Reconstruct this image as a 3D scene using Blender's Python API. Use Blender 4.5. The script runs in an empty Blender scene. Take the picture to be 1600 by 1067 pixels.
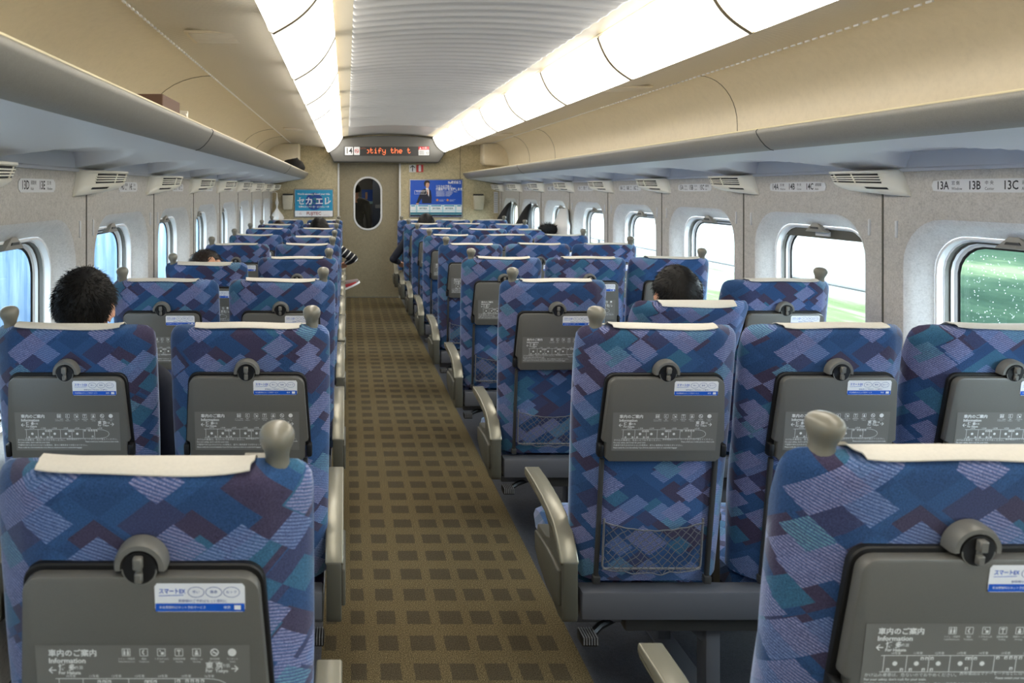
import bpy, bmesh, math, random
from math import sin, cos, pi, sqrt, radians, floor
from mathutils import Vector, Matrix, noise

random.seed(7)
C = bpy.context.scene.collection
S = bpy.context.scene

# ------------------------------------------------------------------ camera, light, exposure
F_PX = 1107.0
VPX, VPY = 541.0, 297.0
CAM_Z = 1.59
cam_data = bpy.data.cameras.new('camera')
cam = bpy.data.objects.new('camera', cam_data)
C.objects.link(cam)
cam.location = (0, 0, CAM_Z)
cam.rotation_euler = (pi / 2, 0, 0)
cam_data.sensor_fit = 'HORIZONTAL'
cam_data.sensor_width = 36
cam_data.lens = F_PX / 1600 * 36
cam_data.shift_x = (800 - VPX) / 1600
cam_data.shift_y = -(533.5 - VPY) / 1600
cam_data.clip_start = 0.05
cam_data.dof.use_dof = True
cam_data.dof.focus_distance = 2.9
cam_data.dof.aperture_fstop = 6.3
S.camera = cam

S.view_settings.view_transform = 'Standard'
S.view_settings.look = 'None'
S.view_settings.gamma = 1
S.view_settings.exposure = 0.92
S.cycles.max_bounces = 10
S.cycles.diffuse_bounces = 6
S.cycles.sample_clamp_indirect = 6

LAMP_L = 4.2          # radiance of the ceiling light diffusers
SKY_L = 3.0           # overcast sky
w = bpy.data.worlds.new('sky')
S.world = w
w.use_nodes = True
wn = w.node_tree
bg = wn.nodes['Background']
bg.inputs[0].default_value = (0.76, 0.90, 1.0, 1)
_tc = wn.nodes.new('ShaderNodeTexCoord')
_sx = wn.nodes.new('ShaderNodeSeparateXYZ')
_mr = wn.nodes.new('ShaderNodeMapRange')
wn.links.new(_tc.outputs['Generated'], _sx.inputs[0])
wn.links.new(_sx.outputs[0], _mr.inputs[0])
_mr.inputs[1].default_value, _mr.inputs[2].default_value = -0.8, 0.8
_mr.inputs[3].default_value, _mr.inputs[4].default_value = SKY_L * 0.5, SKY_L * 3.9
wn.links.new(_mr.outputs[0], bg.inputs[1])


# ------------------------------------------------------------------ material helpers
def lin(c):
    r = []
    for v in c:
        v /= 255.0
        r.append(v / 12.92 if v <= 0.04045 else ((v + 0.055) / 1.055) ** 2.4)
    return (*r, 1.0)


class NT:
    def __init__(s, name):
        s.m = bpy.data.materials.new(name)
        s.m.use_nodes = True
        s.t = s.m.node_tree
        s.b = s.t.nodes['Principled BSDF']
        s.out = s.t.nodes['Material Output']

    def n(s, typ, **kw):
        nd = s.t.nodes.new(typ)
        for k, v in kw.items():
            setattr(nd, k, v)
        return nd

    def put(s, sock, v):
        if hasattr(v, 'is_output'):
            s.t.links.new(v, sock)
        elif v is not None:
            sock.default_value = v

    def math(s, op, a, b=None, c=None):
        nd = s.n('ShaderNodeMath', operation=op)
        s.put(nd.inputs[0], a)
        s.put(nd.inputs[1], b)
        s.put(nd.inputs[2], c)
        return nd.outputs[0]

    def mix(s, f, a, b, blend='MIX'):
        nd = s.n('ShaderNodeMix', data_type='RGBA', blend_type=blend)
        s.put(nd.inputs[0], f)
        s.put(nd.inputs[6], a)
        s.put(nd.inputs[7], b)
        return nd.outputs[2]

    def comb(s, x, y, z):
        nd = s.n('ShaderNodeCombineXYZ')
        for i, v in enumerate((x, y, z)):
            s.put(nd.inputs[i], v)
        return nd.outputs[0]

    def obj(s, which='Object'):
        return s.n('ShaderNodeTexCoord').outputs[which]

    def sep(s, v):
        nd = s.n('ShaderNodeSeparateXYZ')
        s.put(nd.inputs[0], v)
        return nd.outputs

    def noise(s, v, scale, detail=3, rough=0.55):
        nd = s.n('ShaderNodeTexNoise')
        s.put(nd.inputs['Vector'], v)
        nd.inputs['Scale'].default_value = scale
        nd.inputs['Detail'].default_value = detail
        nd.inputs['Roughness'].default_value = rough
        return nd.outputs[0]

    def white(s, v):
        nd = s.n('ShaderNodeTexWhiteNoise', noise_dimensions='3D')
        s.put(nd.inputs['Vector'], v)
        return nd.outputs[0]

    def ramp(s, f, stops, interp='LINEAR'):
        nd = s.n('ShaderNodeValToRGB')
        nd.color_ramp.interpolation = interp
        els = nd.color_ramp.elements
        while len(els) < len(stops):
            els.new(0.5)
        for e, (p, c) in zip(els, stops):
            e.position = p
            e.color = c
        s.put(nd.inputs[0], f)
        return nd.outputs[0]

    def bump(s, h, strength=0.3, dist=0.01):
        nd = s.n('ShaderNodeBump')
        nd.inputs['Strength'].default_value = strength
        nd.inputs['Distance'].default_value = dist
        s.put(nd.inputs['Height'], h)
        s.put(s.b.inputs['Normal'], nd.outputs[0])

    def col(s, v, rough=0.5, metal=0.0, spec=0.5):
        s.put(s.b.inputs['Base Color'], v)
        s.put(s.b.inputs['Roughness'], rough)
        s.b.inputs['Metallic'].default_value = metal
        s.b.inputs['Specular IOR Level'].default_value = spec
        return s.m


def plain(name, rgb, rough=0.5, metal=0.0, spec=0.5, grain=0.0, gscale=300):
    t = NT(name)
    c = lin(rgb)
    if grain:
        n = t.noise(t.obj(), gscale, 2)
        k = t.ramp(n, [(0.3, (1 - grain,) * 3 + (1,)), (0.7, (1 + grain,) * 3 + (1,))])
        return t.col(t.mix(1.0, c, k, 'MULTIPLY'), rough, metal, spec)
    return t.col(c, rough, metal, spec)


def emitter(name, rgb, strength):
    t = NT(name)
    t.col(lin(rgb), 0.5)
    t.b.inputs['Emission Color'].default_value = lin(rgb)
    t.b.inputs['Emission Strength'].default_value = strength
    return t.m


def make_fabric():
    t = NT('seat fabric')
    at = t.n('ShaderNodeAttribute', attribute_name='pat')
    x, y, z = t.sep(at.outputs['Vector'])
    rnd = t.n('ShaderNodeObjectInfo').outputs['Random']
    off = t.math('MULTIPLY', rnd, 9.0)
    u = t.math('ADD', t.math('DIVIDE', x, 0.079), t.math('FLOOR', off))
    v = t.math('DIVIDE', z, 0.061)
    a = t.math('ADD', u, v)
    b = t.math('SUBTRACT', u, v)
    h1 = t.math('SINE', t.math('MULTIPLY', t.math('ADD', t.math('MULTIPLY', z, .94), t.math('MULTIPLY', x, .34)), 2 * pi / .0052))
    h1 = t.math('MULTIPLY_ADD', h1, 0.5, 0.5)
    fine = t.noise(t.obj(), 420, 2, 0.7)
    hat = t.math('MULTIPLY', h1, t.math('MULTIPLY_ADD', fine, 1.6, 0.0))

    def patches(oa, ob, sa, sb, seed, thr):
        ca = t.math('FLOOR', t.math('MULTIPLY_ADD', a, 1 / sa, oa))
        cb = t.math('FLOOR', t.math('MULTIPLY_ADD', b, 1 / sb, ob))
        return t.math('GREATER_THAN', t.white(t.comb(ca, cb, seed)), thr), t.white(t.comb(ca, cb, seed + 0.5))
    col = t.mix(patches(.3, .1, 1.6, 1.1, 3.0, .5)[0], lin((46, 80, 124)), lin((42, 72, 114)))
    col = t.mix(patches(.0, .5, 1.0, 1.5, 7.0, .72)[0], col, lin((64, 58, 82)))
    col = t.mix(patches(.5, .2, 1.5, 1.0, 11.0, .84)[0], col, lin((58, 64, 98)))
    col = t.mix(patches(.5, .5, 1.0, 1.0, 15.0, .86)[0], col, lin((54, 98, 128)))
    light = 0.0
    for args in ((.5, .0, 1.0, 1.0, 19.0, .80), (.2, .6, 1.3, .95, 23.0, .87), (.75, .35, .95, 1.2, 27.0, .90)):
        m_, r_ = patches(*args)
        lc = t.ramp(r_, [(0.0, lin((146, 146, 182))), (0.5, lin((122, 140, 182))), (0.80, lin((104, 152, 166)))], 'CONSTANT')
        lb = t.mix(0.7, col, lin((66, 88, 138)))
        col = t.mix(m_, col, t.mix(hat, lb, lc))
        light = t.math('MAXIMUM', m_, light)
    weave = t.noise(t.obj(), 700, 2, 0.8)
    big = t.math('MULTIPLY_ADD', t.math('SUBTRACT', t.math('ADD', weave, fine), 1.0), 1.5, 1.0)
    col = t.mix(1.0, col, t.comb(big, big, big), 'MULTIPLY')
    t.bump(t.math('ADD', fine, t.math('MULTIPLY', hat, t.math('MULTIPLY', light, 0.6))), 0.25, 0.002)
    t.b.inputs['Sheen Weight'].default_value = 0.8
    t.b.inputs['Sheen Roughness'].default_value = 0.4
    t.b.inputs['Sheen Tint'].default_value = lin((190, 205, 230))
    return t.col(col, 0.9, 0, 0.2)


def make_carpet():
    t = NT('aisle carpet')
    x, y, z = t.sep(t.obj())
    cols = [(-0.055, .040), (0.042, .052), (0.148, .069), (0.268, .085), (0.388, .084), (0.502, .078), (0.609, .069), (0.706, .058)]
    tot = 0.0
    wob = t.math('MULTIPLY', t.math('SUBTRACT', t.noise(t.obj(), 140, 2), 0.5), 0.012)
    xx = t.math('ADD', x, wob)
    for xc, wd in cols:
        d = t.math('ABSOLUTE', t.math('SUBTRACT', xx, xc))
        tot = t.math('ADD', t.math('LESS_THAN', d, wd / 2), tot)
    fy = t.math('FRACT', t.math('DIVIDE', t.math('ADD', t.math('ADD', y, wob), 9.895), 0.1487))
    rowm = t.math('LESS_THAN', fy, 0.55)
    mask = t.math('MULTIPLY', tot, rowm)
    sp = t.noise(t.obj(), 260, 3, 0.8)
    big = t.noise(t.obj(), 2.2, 2)
    base = t.ramp(sp, [(0.36, lin((50, 44, 30))), (0.5, lin((97, 86, 60))), (0.64, lin((142, 128, 98)))])
    dark = t.ramp(sp, [(0.32, lin((44, 40, 32))), (0.5, lin((77, 69, 53))), (0.68, lin((100, 91, 73)))])
    col = t.mix(mask, base, dark)
    k = t.math('MULTIPLY_ADD', big, 0.3, 0.85)
    col = t.mix(1.0, col, t.comb(k, k, k), 'MULTIPLY')
    t.bump(sp, 0.5, 0.004)
    return t.col(col, 0.95, 0, 0.15)


def speckle(name, rgb, amp=0.10, scale=160, rough=0.6, bump=0.0):
    t = NT(name)
    v = t.obj()
    n = t.noise(v, scale, 4, 0.75)
    n2 = t.noise(v, scale * 0.25, 2)
    s_ = t.math('ADD', t.math('MULTIPLY', n, 0.75), t.math('MULTIPLY', n2, 0.25))
    c = lin(rgb)
    lo = tuple(q * (1 - 2.4 * amp) for q in c[:3]) + (1,)
    hi = tuple(min(1, q * (1 + 2.0 * amp)) for q in c[:3]) + (1,)
    col = t.ramp(s_, [(0.33, lo), (0.47, c), (0.64, hi)])
    if bump:
        t.bump(n, bump, 0.002)
    return t.col(col, rough)


M = {}
M['fabric'] = make_fabric()
M['carpet'] = make_carpet()
M['reveal_daylit'] = speckle('window surround painted daylit', (206, 206, 205), 0.07, 150, 0.5)  # window wall laminate lightened: daylight on the recesses put into the colour
M['wall'] = speckle('window wall laminate', (186, 182, 175), 0.10, 150, 0.55)
M['endwall'] = speckle('end wall laminate', (178, 167, 136), 0.16, 95, 0.6)
M['door'] = speckle('door laminate', (140, 131, 108), 0.10, 110, 0.5)
M['underfloor'] = speckle('dark speckled linoleum', (62, 64, 70), 0.22, 240, 0.55)
M['rack'] = speckle('beige rack lining', (213, 203, 180), 0.02, 30, 0.42)
M['lip'] = speckle('grey rack edge', (140, 138, 131), 0.04, 260, 0.45)
M['joint'] = plain('tan joint', (116, 104, 82), 0.6)
M['lipline'] = plain('pale rack piping', (222, 212, 178), 0.3)
M['underrack'] = plain('white rack underside', (216, 218, 224), 0.4)
M['ceil'] = plain('pale ceiling panel', (188, 187, 186), 0.28)
M['strip'] = plain('beige ceiling strip', (220, 210, 188), 0.45)
M['cream'] = plain('cream plastic', (240, 236, 222), 0.4)
M['white'] = plain('white plastic', (236, 238, 240), 0.35)
M['offwhite'] = plain('off white plastic', (210, 212, 214), 0.35)
M['grey'] = plain('grey plastic', (98, 97, 92), 0.42, grain=0.05, gscale=900)
M['greyp'] = plain('info panel grey', (112, 111, 106), 0.38)
M['greyd'] = plain('dark grey plastic', (58, 58, 57), 0.4)
M['black'] = plain('black rubber', (16, 16, 17), 0.5)
M['beam'] = plain('blue grey painted metal', (88, 90, 96), 0.38)
M['armgrey'] = plain('arm panel grey', (84, 82, 72), 0.45)
M['armpad'] = plain('champagne arm pad', (142, 139, 124), 0.27, 0.35)
M['knob'] = plain('grey grab handle', (124, 121, 109), 0.33)
M['cover'] = plain('white seat cover cloth', (206, 202, 192), 0.85, grain=0.03, gscale=200)
M['print'] = plain('white print', (225, 226, 224), 0.5)
M['chrome'] = plain('metal', (180, 180, 180), 0.22, 1.0)
M['wire'] = plain('pocket wire', (128, 128, 130), 0.4, 0.3)
M['net'] = plain('net cord', (92, 94, 100), 0.6)
M['ink'] = plain('black ink', (22, 24, 30), 0.6)
M['sblue'] = plain('sticker blue', (22, 92, 200), 0.35)
M['swhite'] = plain('sticker white', (238, 240, 244), 0.3)
M['sgrey'] = plain('sticker grey', (170, 178, 190), 0.4)
M['red'] = plain('red', (190, 30, 34), 0.4)
M['pcyan'] = plain('poster cyan', (34, 150, 196), 0.35)
M['pdeep'] = plain('poster deep blue', (20, 70, 150), 0.35)
M['pblue'] = plain('poster blue', (24, 84, 196), 0.3)
M['pbluel'] = plain('poster pale blue', (170, 214, 226), 0.35)
M['pteal'] = plain('poster teal', (54, 120, 140), 0.35)
M['suit'] = plain('poster dark suit', (28, 32, 52), 0.5)
M['pskin'] = plain('poster skin', (208, 160, 132), 0.5)
M['porange'] = plain('poster orange', (214, 140, 90), 0.5)
M['dispbk'] = plain('display black', (34, 33, 32), 0.3)
M['header'] = plain('header grey', (86, 85, 82), 0.5)
M['led'] = emitter('led orange', (255, 126, 76), 0.34)
M['leddim'] = emitter('led dim', (150, 80, 40), 0.12)
M['hair'] = plain('black hair', (15, 13, 12), 0.55, spec=0.25)
M['hairb'] = plain('dark brown hair', (40, 28, 22), 0.45)
M['skin'] = plain('skin', (222, 168, 138), 0.5)
M['skin'].node_tree.nodes['Principled BSDF'].inputs['Subsurface Weight'].default_value = 0.15
M['skin'].node_tree.nodes['Principled BSDF'].inputs['Subsurface Radius'].default_value = (0.01, 0.004, 0.002)
M['coat'] = plain('black coat', (18, 18, 20), 0.8)
M['coatw'] = plain('white padded coat', (222, 222, 220), 0.7)
M['navy'] = plain('navy cloth', (26, 30, 44), 0.85)
M['dgrey'] = plain('charcoal cloth', (58, 58, 58), 0.85)
M['tan'] = plain('khaki cloth', (110, 98, 76), 0.85)
M['shoe'] = plain('grey shoe', (128, 116, 116), 0.7)
M['shoered'] = plain('red shoe', (176, 54, 60), 0.7)
M['bag'] = plain('white plastic bag', (232, 230, 226), 0.45)
M['box'] = plain('brown cardboard', (112, 86, 72), 0.7)
M['binm'] = speckle('bin plastic', (196, 190, 170), 0.05, 120, 0.5)
M['barrier'] = None
M['vest'] = plain('vestibule grey', (104, 106, 110), 0.6)
M['vestd'] = plain('vestibule dark blue', (38, 46, 60), 0.6)
M['lamp'] = None


def make_lamp():
    t = NT('light diffuser')
    t.col(lin((250, 248, 240)), 0.4)
    y = t.sep(t.obj())[1]
    d = t.math('SUBTRACT', 0.514, t.math('ABSOLUTE', y))
    d = t.math('MINIMUM', t.math('MAXIMUM', t.math('DIVIDE', d, 0.10), 0.0), 1.0)
    d = t.math('MULTIPLY_ADD', t.math('POWER', d, 1.6), 0.9, 0.10)
    t.b.inputs['Emission Color'].default_value = (1.0, 0.945, 0.85, 1)
    t.put(t.b.inputs['Emission Strength'], t.math('MULTIPLY', d, LAMP_L))
    return t.m


def make_glass():
    t = NT('window glass')
    tr = t.n('ShaderNodeBsdfTransparent')
    tr.inputs[0].default_value = (0.93, 0.97, 0.97, 1)
    gl = t.n('ShaderNodeBsdfGlossy')
    gl.inputs['Roughness'].default_value = 0.02
    fr = t.n('ShaderNodeFresnel')
    fr.inputs[0].default_value = 1.45
    mx = t.n('ShaderNodeMixShader')
    t.t.links.new(t.math('MULTIPLY', fr.outputs[0], 0.6), mx.inputs[0])
    t.t.links.new(tr.outputs[0], mx.inputs[1])
    t.t.links.new(gl.outputs[0], mx.inputs[2])
    t.t.links.new(mx.outputs[0], t.out.inputs[0])
    return t.m


def make_drop():
    t = NT('rain drop')
    a = t.n('ShaderNodeBsdfTranslucent')
    a.inputs[0].default_value = (.95, .97, 1, 1)
    b = t.n('ShaderNodeBsdfTransparent')
    mx = t.n('ShaderNodeMixShader')
    mx.inputs[0].default_value = .2
    t.t.links.new(b.outputs[0], mx.inputs[1])
    t.t.links.new(a.outputs[0], mx.inputs[2])
    t.t.links.new(mx.outputs[0], t.out.inputs[0])
    return t.m


def make_streaks(name, stops, sy=0.25, sz=7.0, seed=0.0):
    t = NT(name)
    x, y, z = t.sep(t.obj())
    n = t.noise(t.comb(t.math('ADD', t.math('MULTIPLY', y, sy), seed), x, t.math('MULTIPLY', z, sz)), 1.0, 5, 0.62)
    return t.col(t.ramp(n, stops), 0.9, 0, 0.1)


def make_finerib():
    t = NT('fine ribbed ceiling')
    x, y, z = t.sep(t.obj())
    h = t.math('SINE', t.math('MULTIPLY', y, 2 * pi / 0.022))
    t.bump(h, 0.35, 0.004)
    return t.col(lin((214, 208, 194)), 0.5)


def make_stripes():
    t = NT('striped knit')
    x, y, z = t.sep(t.obj())
    d = t.math('ADD', t.math('MULTIPLY', x, 0.75), t.math('MULTIPLY', z, -0.65))
    f = t.math('FRACT', t.math('DIVIDE', d, 0.052))
    m = t.math('LESS_THAN', f, 0.22)
    return t.col(t.mix(m, lin((20, 21, 26)), lin((214, 212, 206))), 0.9)


M['lamp'] = make_lamp()
M['glass'] = make_glass()
M['finerib'] = make_finerib()
M['stripe'] = make_stripes()
M['bank'] = make_streaks('green trackside bank', [(0.30, lin((32, 52, 42))), (0.46, lin((46, 68, 55))), (0.58, lin((66, 88, 70))), (0.72, lin((120, 136, 104)))], 0.35, 5.0)
M['verge'] = make_streaks('pale grassy verge', [(0.34, lin((78, 100, 62))), (0.5, lin((112, 124, 90))), (0.66, lin((176, 182, 160)))], 0.25, 9.0, 4.0)
M['concrete'] = make_streaks('pale concrete barrier', [(0.3, lin((216, 226, 232))), (0.55, lin((240, 244, 248))), (0.75, lin((250, 252, 254)))], 0.3, 4.0, 8.0)
M['bluewall'] = make_streaks('pale blue noise barrier', [(0.3, lin((62, 82, 108))), (0.5, lin((82, 106, 134))), (0.72, lin((124, 144, 164)))], 3.2, 0.5, 2.0)
M['ground'] = speckle('ballast', (150, 150, 146), 0.2, 30, 0.9)


# ------------------------------------------------------------------ mesh helpers
class MB:
    def __init__(s):
        s.v, s.f, s.m = [], [], []

    def add(s, vs, fs, mat=0, X=None):
        o = len(s.v)
        s.v += [tuple(X @ Vector(p)) if X else tuple(p) for p in vs]
        s.f += [tuple(i + o for i in f) for f in fs]
        s.m += [mat] * len(fs)
        return s

    def box(s, x0, x1, y0, y1, z0, z1, mat=0, X=None):
        vs = [(x, y, z) for z in (z0, z1) for y in (y0, y1) for x in (x0, x1)]
        return s.add(vs, [(0, 2, 3, 1), (4, 5, 7, 6), (0, 1, 5, 4), (2, 6, 7, 3), (0, 4, 6, 2), (1, 3, 7, 5)], mat, X)

    def prism(s, poly, axis, a0, a1, mat=0, X=None):
        n = len(poly)

        def P(p, a):
            return {'x': (a, p[0], p[1]), 'y': (p[0], a, p[1]), 'z': (p[0], p[1], a)}[axis]
        vs = [P(p, a0) for p in poly] + [P(p, a1) for p in poly]
        fs = [tuple(range(n)), tuple(range(2 * n - 1, n - 1, -1))]
        fs += [(i, n + i, n + (i + 1) % n, (i + 1) % n) for i in range(n)]
        return s.add(vs, fs, mat, X)

    def loft(s, loops, mat=0, caps=True, closed=True, X=None):
        n = len(loops[0])
        vs = [p for l in loops for p in l]
        fs = []
        for k in range(len(loops) - 1):
            for i in range(n if closed else n - 1):
                j = (i + 1) % n
                fs.append((k * n + i, k * n + j, (k + 1) * n + j, (k + 1) * n + i))
        if caps:
            fs.append(tuple(range(n - 1, -1, -1)))
            fs.append(tuple(range((len(loops) - 1) * n, len(loops) * n)))
        return s.add(vs, fs, mat, X)

    def tube(s, path, r, n=8, mat=0, closed=False, X=None, caps=True):
        path = [Vector(p) for p in path]
        rs = r if isinstance(r, (list, tuple)) else [r] * len(path)
        loops = []
        L = len(path)
        up = Vector((0.13, 0.31, 0.94))
        for i, p in enumerate(path):
            a = path[(i - 1) % L] if closed or i else p
            b = path[(i + 1) % L] if closed or i < L - 1 else p
            d = (b - a).normalized()
            if abs(d.dot(up)) > 0.97:
                up = Vector((0.9, 0.2, 0.1))
            q = d.cross(up).normalized()
            e = q.cross(d).normalized()
            up = e
            loops.append([p + (q * cos(2 * pi * k / n) + e * sin(2 * pi * k / n)) * rs[i] for k in range(n)])
        if closed:
            loops.append(loops[0])
        return s.loft(loops, mat, caps and not closed, True, X)

    def lathe(s, prof, n=20, mat=0, X=None):
        loops = [[(r * cos(2 * pi * k / n), r * sin(2 * pi * k / n), z) for k in range(n)] for r, z in prof]
        return s.loft(loops, mat, True, True, X)

    def ball(s, c, r, n=16, mat=0, X=None):
        r = r if isinstance(r, (tuple, list)) else (r, r, r)
        c = Vector(c)
        loops = []
        h = n // 2
        for i in range(h + 1):
            th = pi * (0.02 + 0.96 * i / h)
            loops.append([(c.x + r[0] * sin(th) * cos(2 * pi * k / n), c.y + r[1] * sin(th) * sin(2 * pi * k / n), c.z - r[2] * cos(th)) for k in range(n)])
        return s.loft(loops, mat, True, True, X)

    def text(s, body, size, x, y, mat=0, X=None, align='LEFT', xs=1.0, bold=0.0, valign='CENTER'):
        """flat lettering in the local XY plane, pushed through X"""
        cu = bpy.data.curves.new('lettering', 'FONT')
        cu.body = body
        cu.size = size
        cu.align_x = align
        cu.align_y = valign
        cu.resolution_u = 2
        cu.offset = bold
        ob = bpy.data.objects.new('lettering', cu)
        C.objects.link(ob)
        me = bpy.data.meshes.new_from_object(ob.evaluated_get(bpy.context.evaluated_depsgraph_get()))
        vs = [(p.co.x * xs + x, p.co.y + y, 0) for p in me.vertices]
        fs = [tuple(p.vertices) for p in me.polygons]
        bpy.data.objects.remove(ob)
        bpy.data.curves.remove(cu)
        bpy.data.meshes.remove(me)
        return s.add(vs, fs, mat, X)

    def quad(s, x0, x1, y0, y1, mat=0, X=None, z=0.0):
        return s.add([(x0, y0, z), (x1, y0, z), (x1, y1, z), (x0, y1, z)], [(0, 1, 2, 3)], mat, X)

    def disc(s, x, y, r, mat=0, X=None, n=16, z=0.0, r2=None):
        r2 = r2 or r
        return s.add([(x + r * cos(2 * pi * k / n), y + r2 * sin(2 * pi * k / n), z) for k in range(n)], [tuple(range(n))], mat, X)

    def ring(s, x, y, ro, ri, mat=0, X=None, n=20, sy=1.0, a0=0, a1=2 * pi, z=0.0):
        vs, fs = [], []
        for k in range(n + 1):
            a = a0 + (a1 - a0) * k / n
            vs += [(x + ro * cos(a), y + ro * sy * sin(a), z), (x + ri * cos(a), y + (ri - ro + ro * sy) * sin(a), z)]
        for k in range(n):
            fs.append((2 * k, 2 * k + 2, 2 * k + 3, 2 * k + 1))
        return s.add(vs, fs, mat, X)

    def line(s, x0, y0, x1, y1, wd, mat=0, X=None, z=0.0):
        d = Vector((x1 - x0, y1 - y0)).normalized() * wd / 2
        return s.add([(x0 + d.y, y0 - d.x, z), (x1 + d.y, y1 - d.x, z), (x1 - d.y, y1 + d.x, z), (x0 - d.y, y0 + d.x, z)], [(0, 1, 2, 3)], mat, X)

    def bevel(s, wd, seg=2, ang=35):
        bm = s.bm()
        es = [e for e in bm.edges if len(e.link_faces) == 2 and e.calc_face_angle(0) > radians(ang)]
        bmesh.ops.bevel(bm, geom=es, offset=wd, segments=seg, profile=0.5, affect='EDGES', clamp_overlap=True)
        bm.verts.index_update()
        s.v = [tuple(v.co) for v in bm.verts]
        s.f = [tuple(v.index for v in f.verts) for f in bm.faces]
        s.m = [f.material_index for f in bm.faces]
        bm.free()
        return s

    def merge(s, o, X=None):
        off = len(s.v)
        s.v += [tuple(X @ Vector(p)) if X else p for p in o.v]
        s.f += [tuple(i + off for i in f) for f in o.f]
        s.m += o.m
        return s

    def mirror(s):
        r = MB()
        r.v = [(-p[0], p[1], p[2]) for p in s.v]
        r.f = [tuple(reversed(f)) for f in s.f]
        r.m = list(s.m)
        return r

    def bm(s):
        bm = bmesh.new()
        vs = [bm.verts.new(p) for p in s.v]
        for f, m in zip(s.f, s.m):
            try:
                fc = bm.faces.new([vs[i] for i in f])
                fc.material_index = m
            except ValueError:
                pass
        bmesh.ops.recalc_face_normals(bm, faces=bm.faces)
        return bm

    def mesh(s, name, mats, smooth=40, recalc=True):
        me = bpy.data.meshes.new(name)
        if recalc:
            bm = s.bm()
            bm.to_mesh(me)
            bm.free()
        else:
            me.from_pydata(s.v, [], s.f)
            for p, m in zip(me.polygons, s.m):
                p.material_index = m
        for m in (mats if isinstance(mats, (list, tuple)) else [mats]):
            me.materials.append(m)
        if smooth:
            me.shade_smooth()
            me.set_sharp_from_angle(angle=radians(smooth))
        me.update()
        return me

    def build(s, name, mats, parent=None, smooth=40, recalc=True, loc=None):
        return link(name, s.mesh(name, mats, smooth, recalc), parent, loc)


def link(name, me, parent=None, loc=None, rotx=0.0):
    o = bpy.data.objects.new(name, me)
    C.objects.link(o)
    if parent is not None:
        o.parent = parent
    if loc:
        o.location = loc
    if rotx:
        o.rotation_euler = (rotx, 0, 0)
    return o


def tag(o, label, cat, group=None, kind=None):
    o['label'] = label
    o['category'] = cat
    if group:
        o['group'] = group
    if kind:
        o['kind'] = kind
    return o


def thing(name, label, cat, loc=(0, 0, 0), group=None):
    o = link(name, None)
    o.location = loc
    return tag(o, label, cat, group)


def struct(o, label=None, cat=None):
    o['kind'] = 'structure'
    if label:
        o['label'] = label
    if cat:
        o['category'] = cat
    return o


def px(x, y, Y):
    """where a sight line through the picture point meets the depth Y"""
    return ((x - VPX) * Y / F_PX, Y, CAM_Z - (y - VPY) * Y / F_PX)


FACE = Matrix(((1, 0, 0, 0), (0, 0, -1, 0), (0, 1, 0, 0), (0, 0, 0, 1)))   # local XY -> world XZ, facing the camera (-Y)


def facing(x, y, z):
    return Matrix.Translation((x, y, z)) @ FACE


# ------------------------------------------------------------------ dimensions
XL, XR, CX = -1.09, 2.25, 0.58
Y0, Y1 = -2.23, 10.45
PITCH = 1.04
WIN0 = 2.45              # a window centre
ROWS = range(1, 10)


def pivot_y(r, side=1):
    return 2.13 + PITCH * (r - 2) + (.055 if r == 1 and side > 0 else 0)


# ------------------------------------------------------------------ shell: floor, walls with windows
struct(MB().box(-0.085, 0.80, Y0, Y1 + 0.05, -0.03, 0.0).build('floor', M['carpet'], smooth=0), 'brown aisle carpet with rows of dark squares', 'floor')
struct(MB().box(XL - 0.1, -0.085, Y0, Y1, -0.03, -0.001).build('floor', M['underfloor'], smooth=0), 'dark speckled floor under the seat pairs', 'floor')
fr = MB().box(0.80, XR + 0.1, Y0, Y1, -0.03, -0.001)
struct(fr.build('floor', M['underfloor'], smooth=0), 'dark speckled floor under the three-seat side', 'floor')


def rr_sdf(x, z, hw, hh, r):
    qx, qz = abs(x) - hw + r, abs(z) - hh + r
    return math.hypot(max(qx, 0), max(qz, 0)) + min(max(qx, qz), 0) - r


def rr_hit(a, hw, hh, r):
    lo, hi = 0.0, 2.0
    for _ in range(40):
        mid = (lo + hi) / 2
        if rr_sdf(mid * cos(a), mid * sin(a), hw, hh, r) < 0:
            lo = mid
        else:
            hi = mid
    return lo * cos(a), lo * sin(a)


WZ = 1.09
ANG = [2 * pi * k / 72 for k in range(72)]


def ring_loop(side, yc, dx, hw, hh, r, angs):
    X = XR + dx if side > 0 else XL - dx
    return [(X, yc + p[0], WZ + p[1]) for p in (rr_hit(a, hw, hh, r) for a in angs)]


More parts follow.
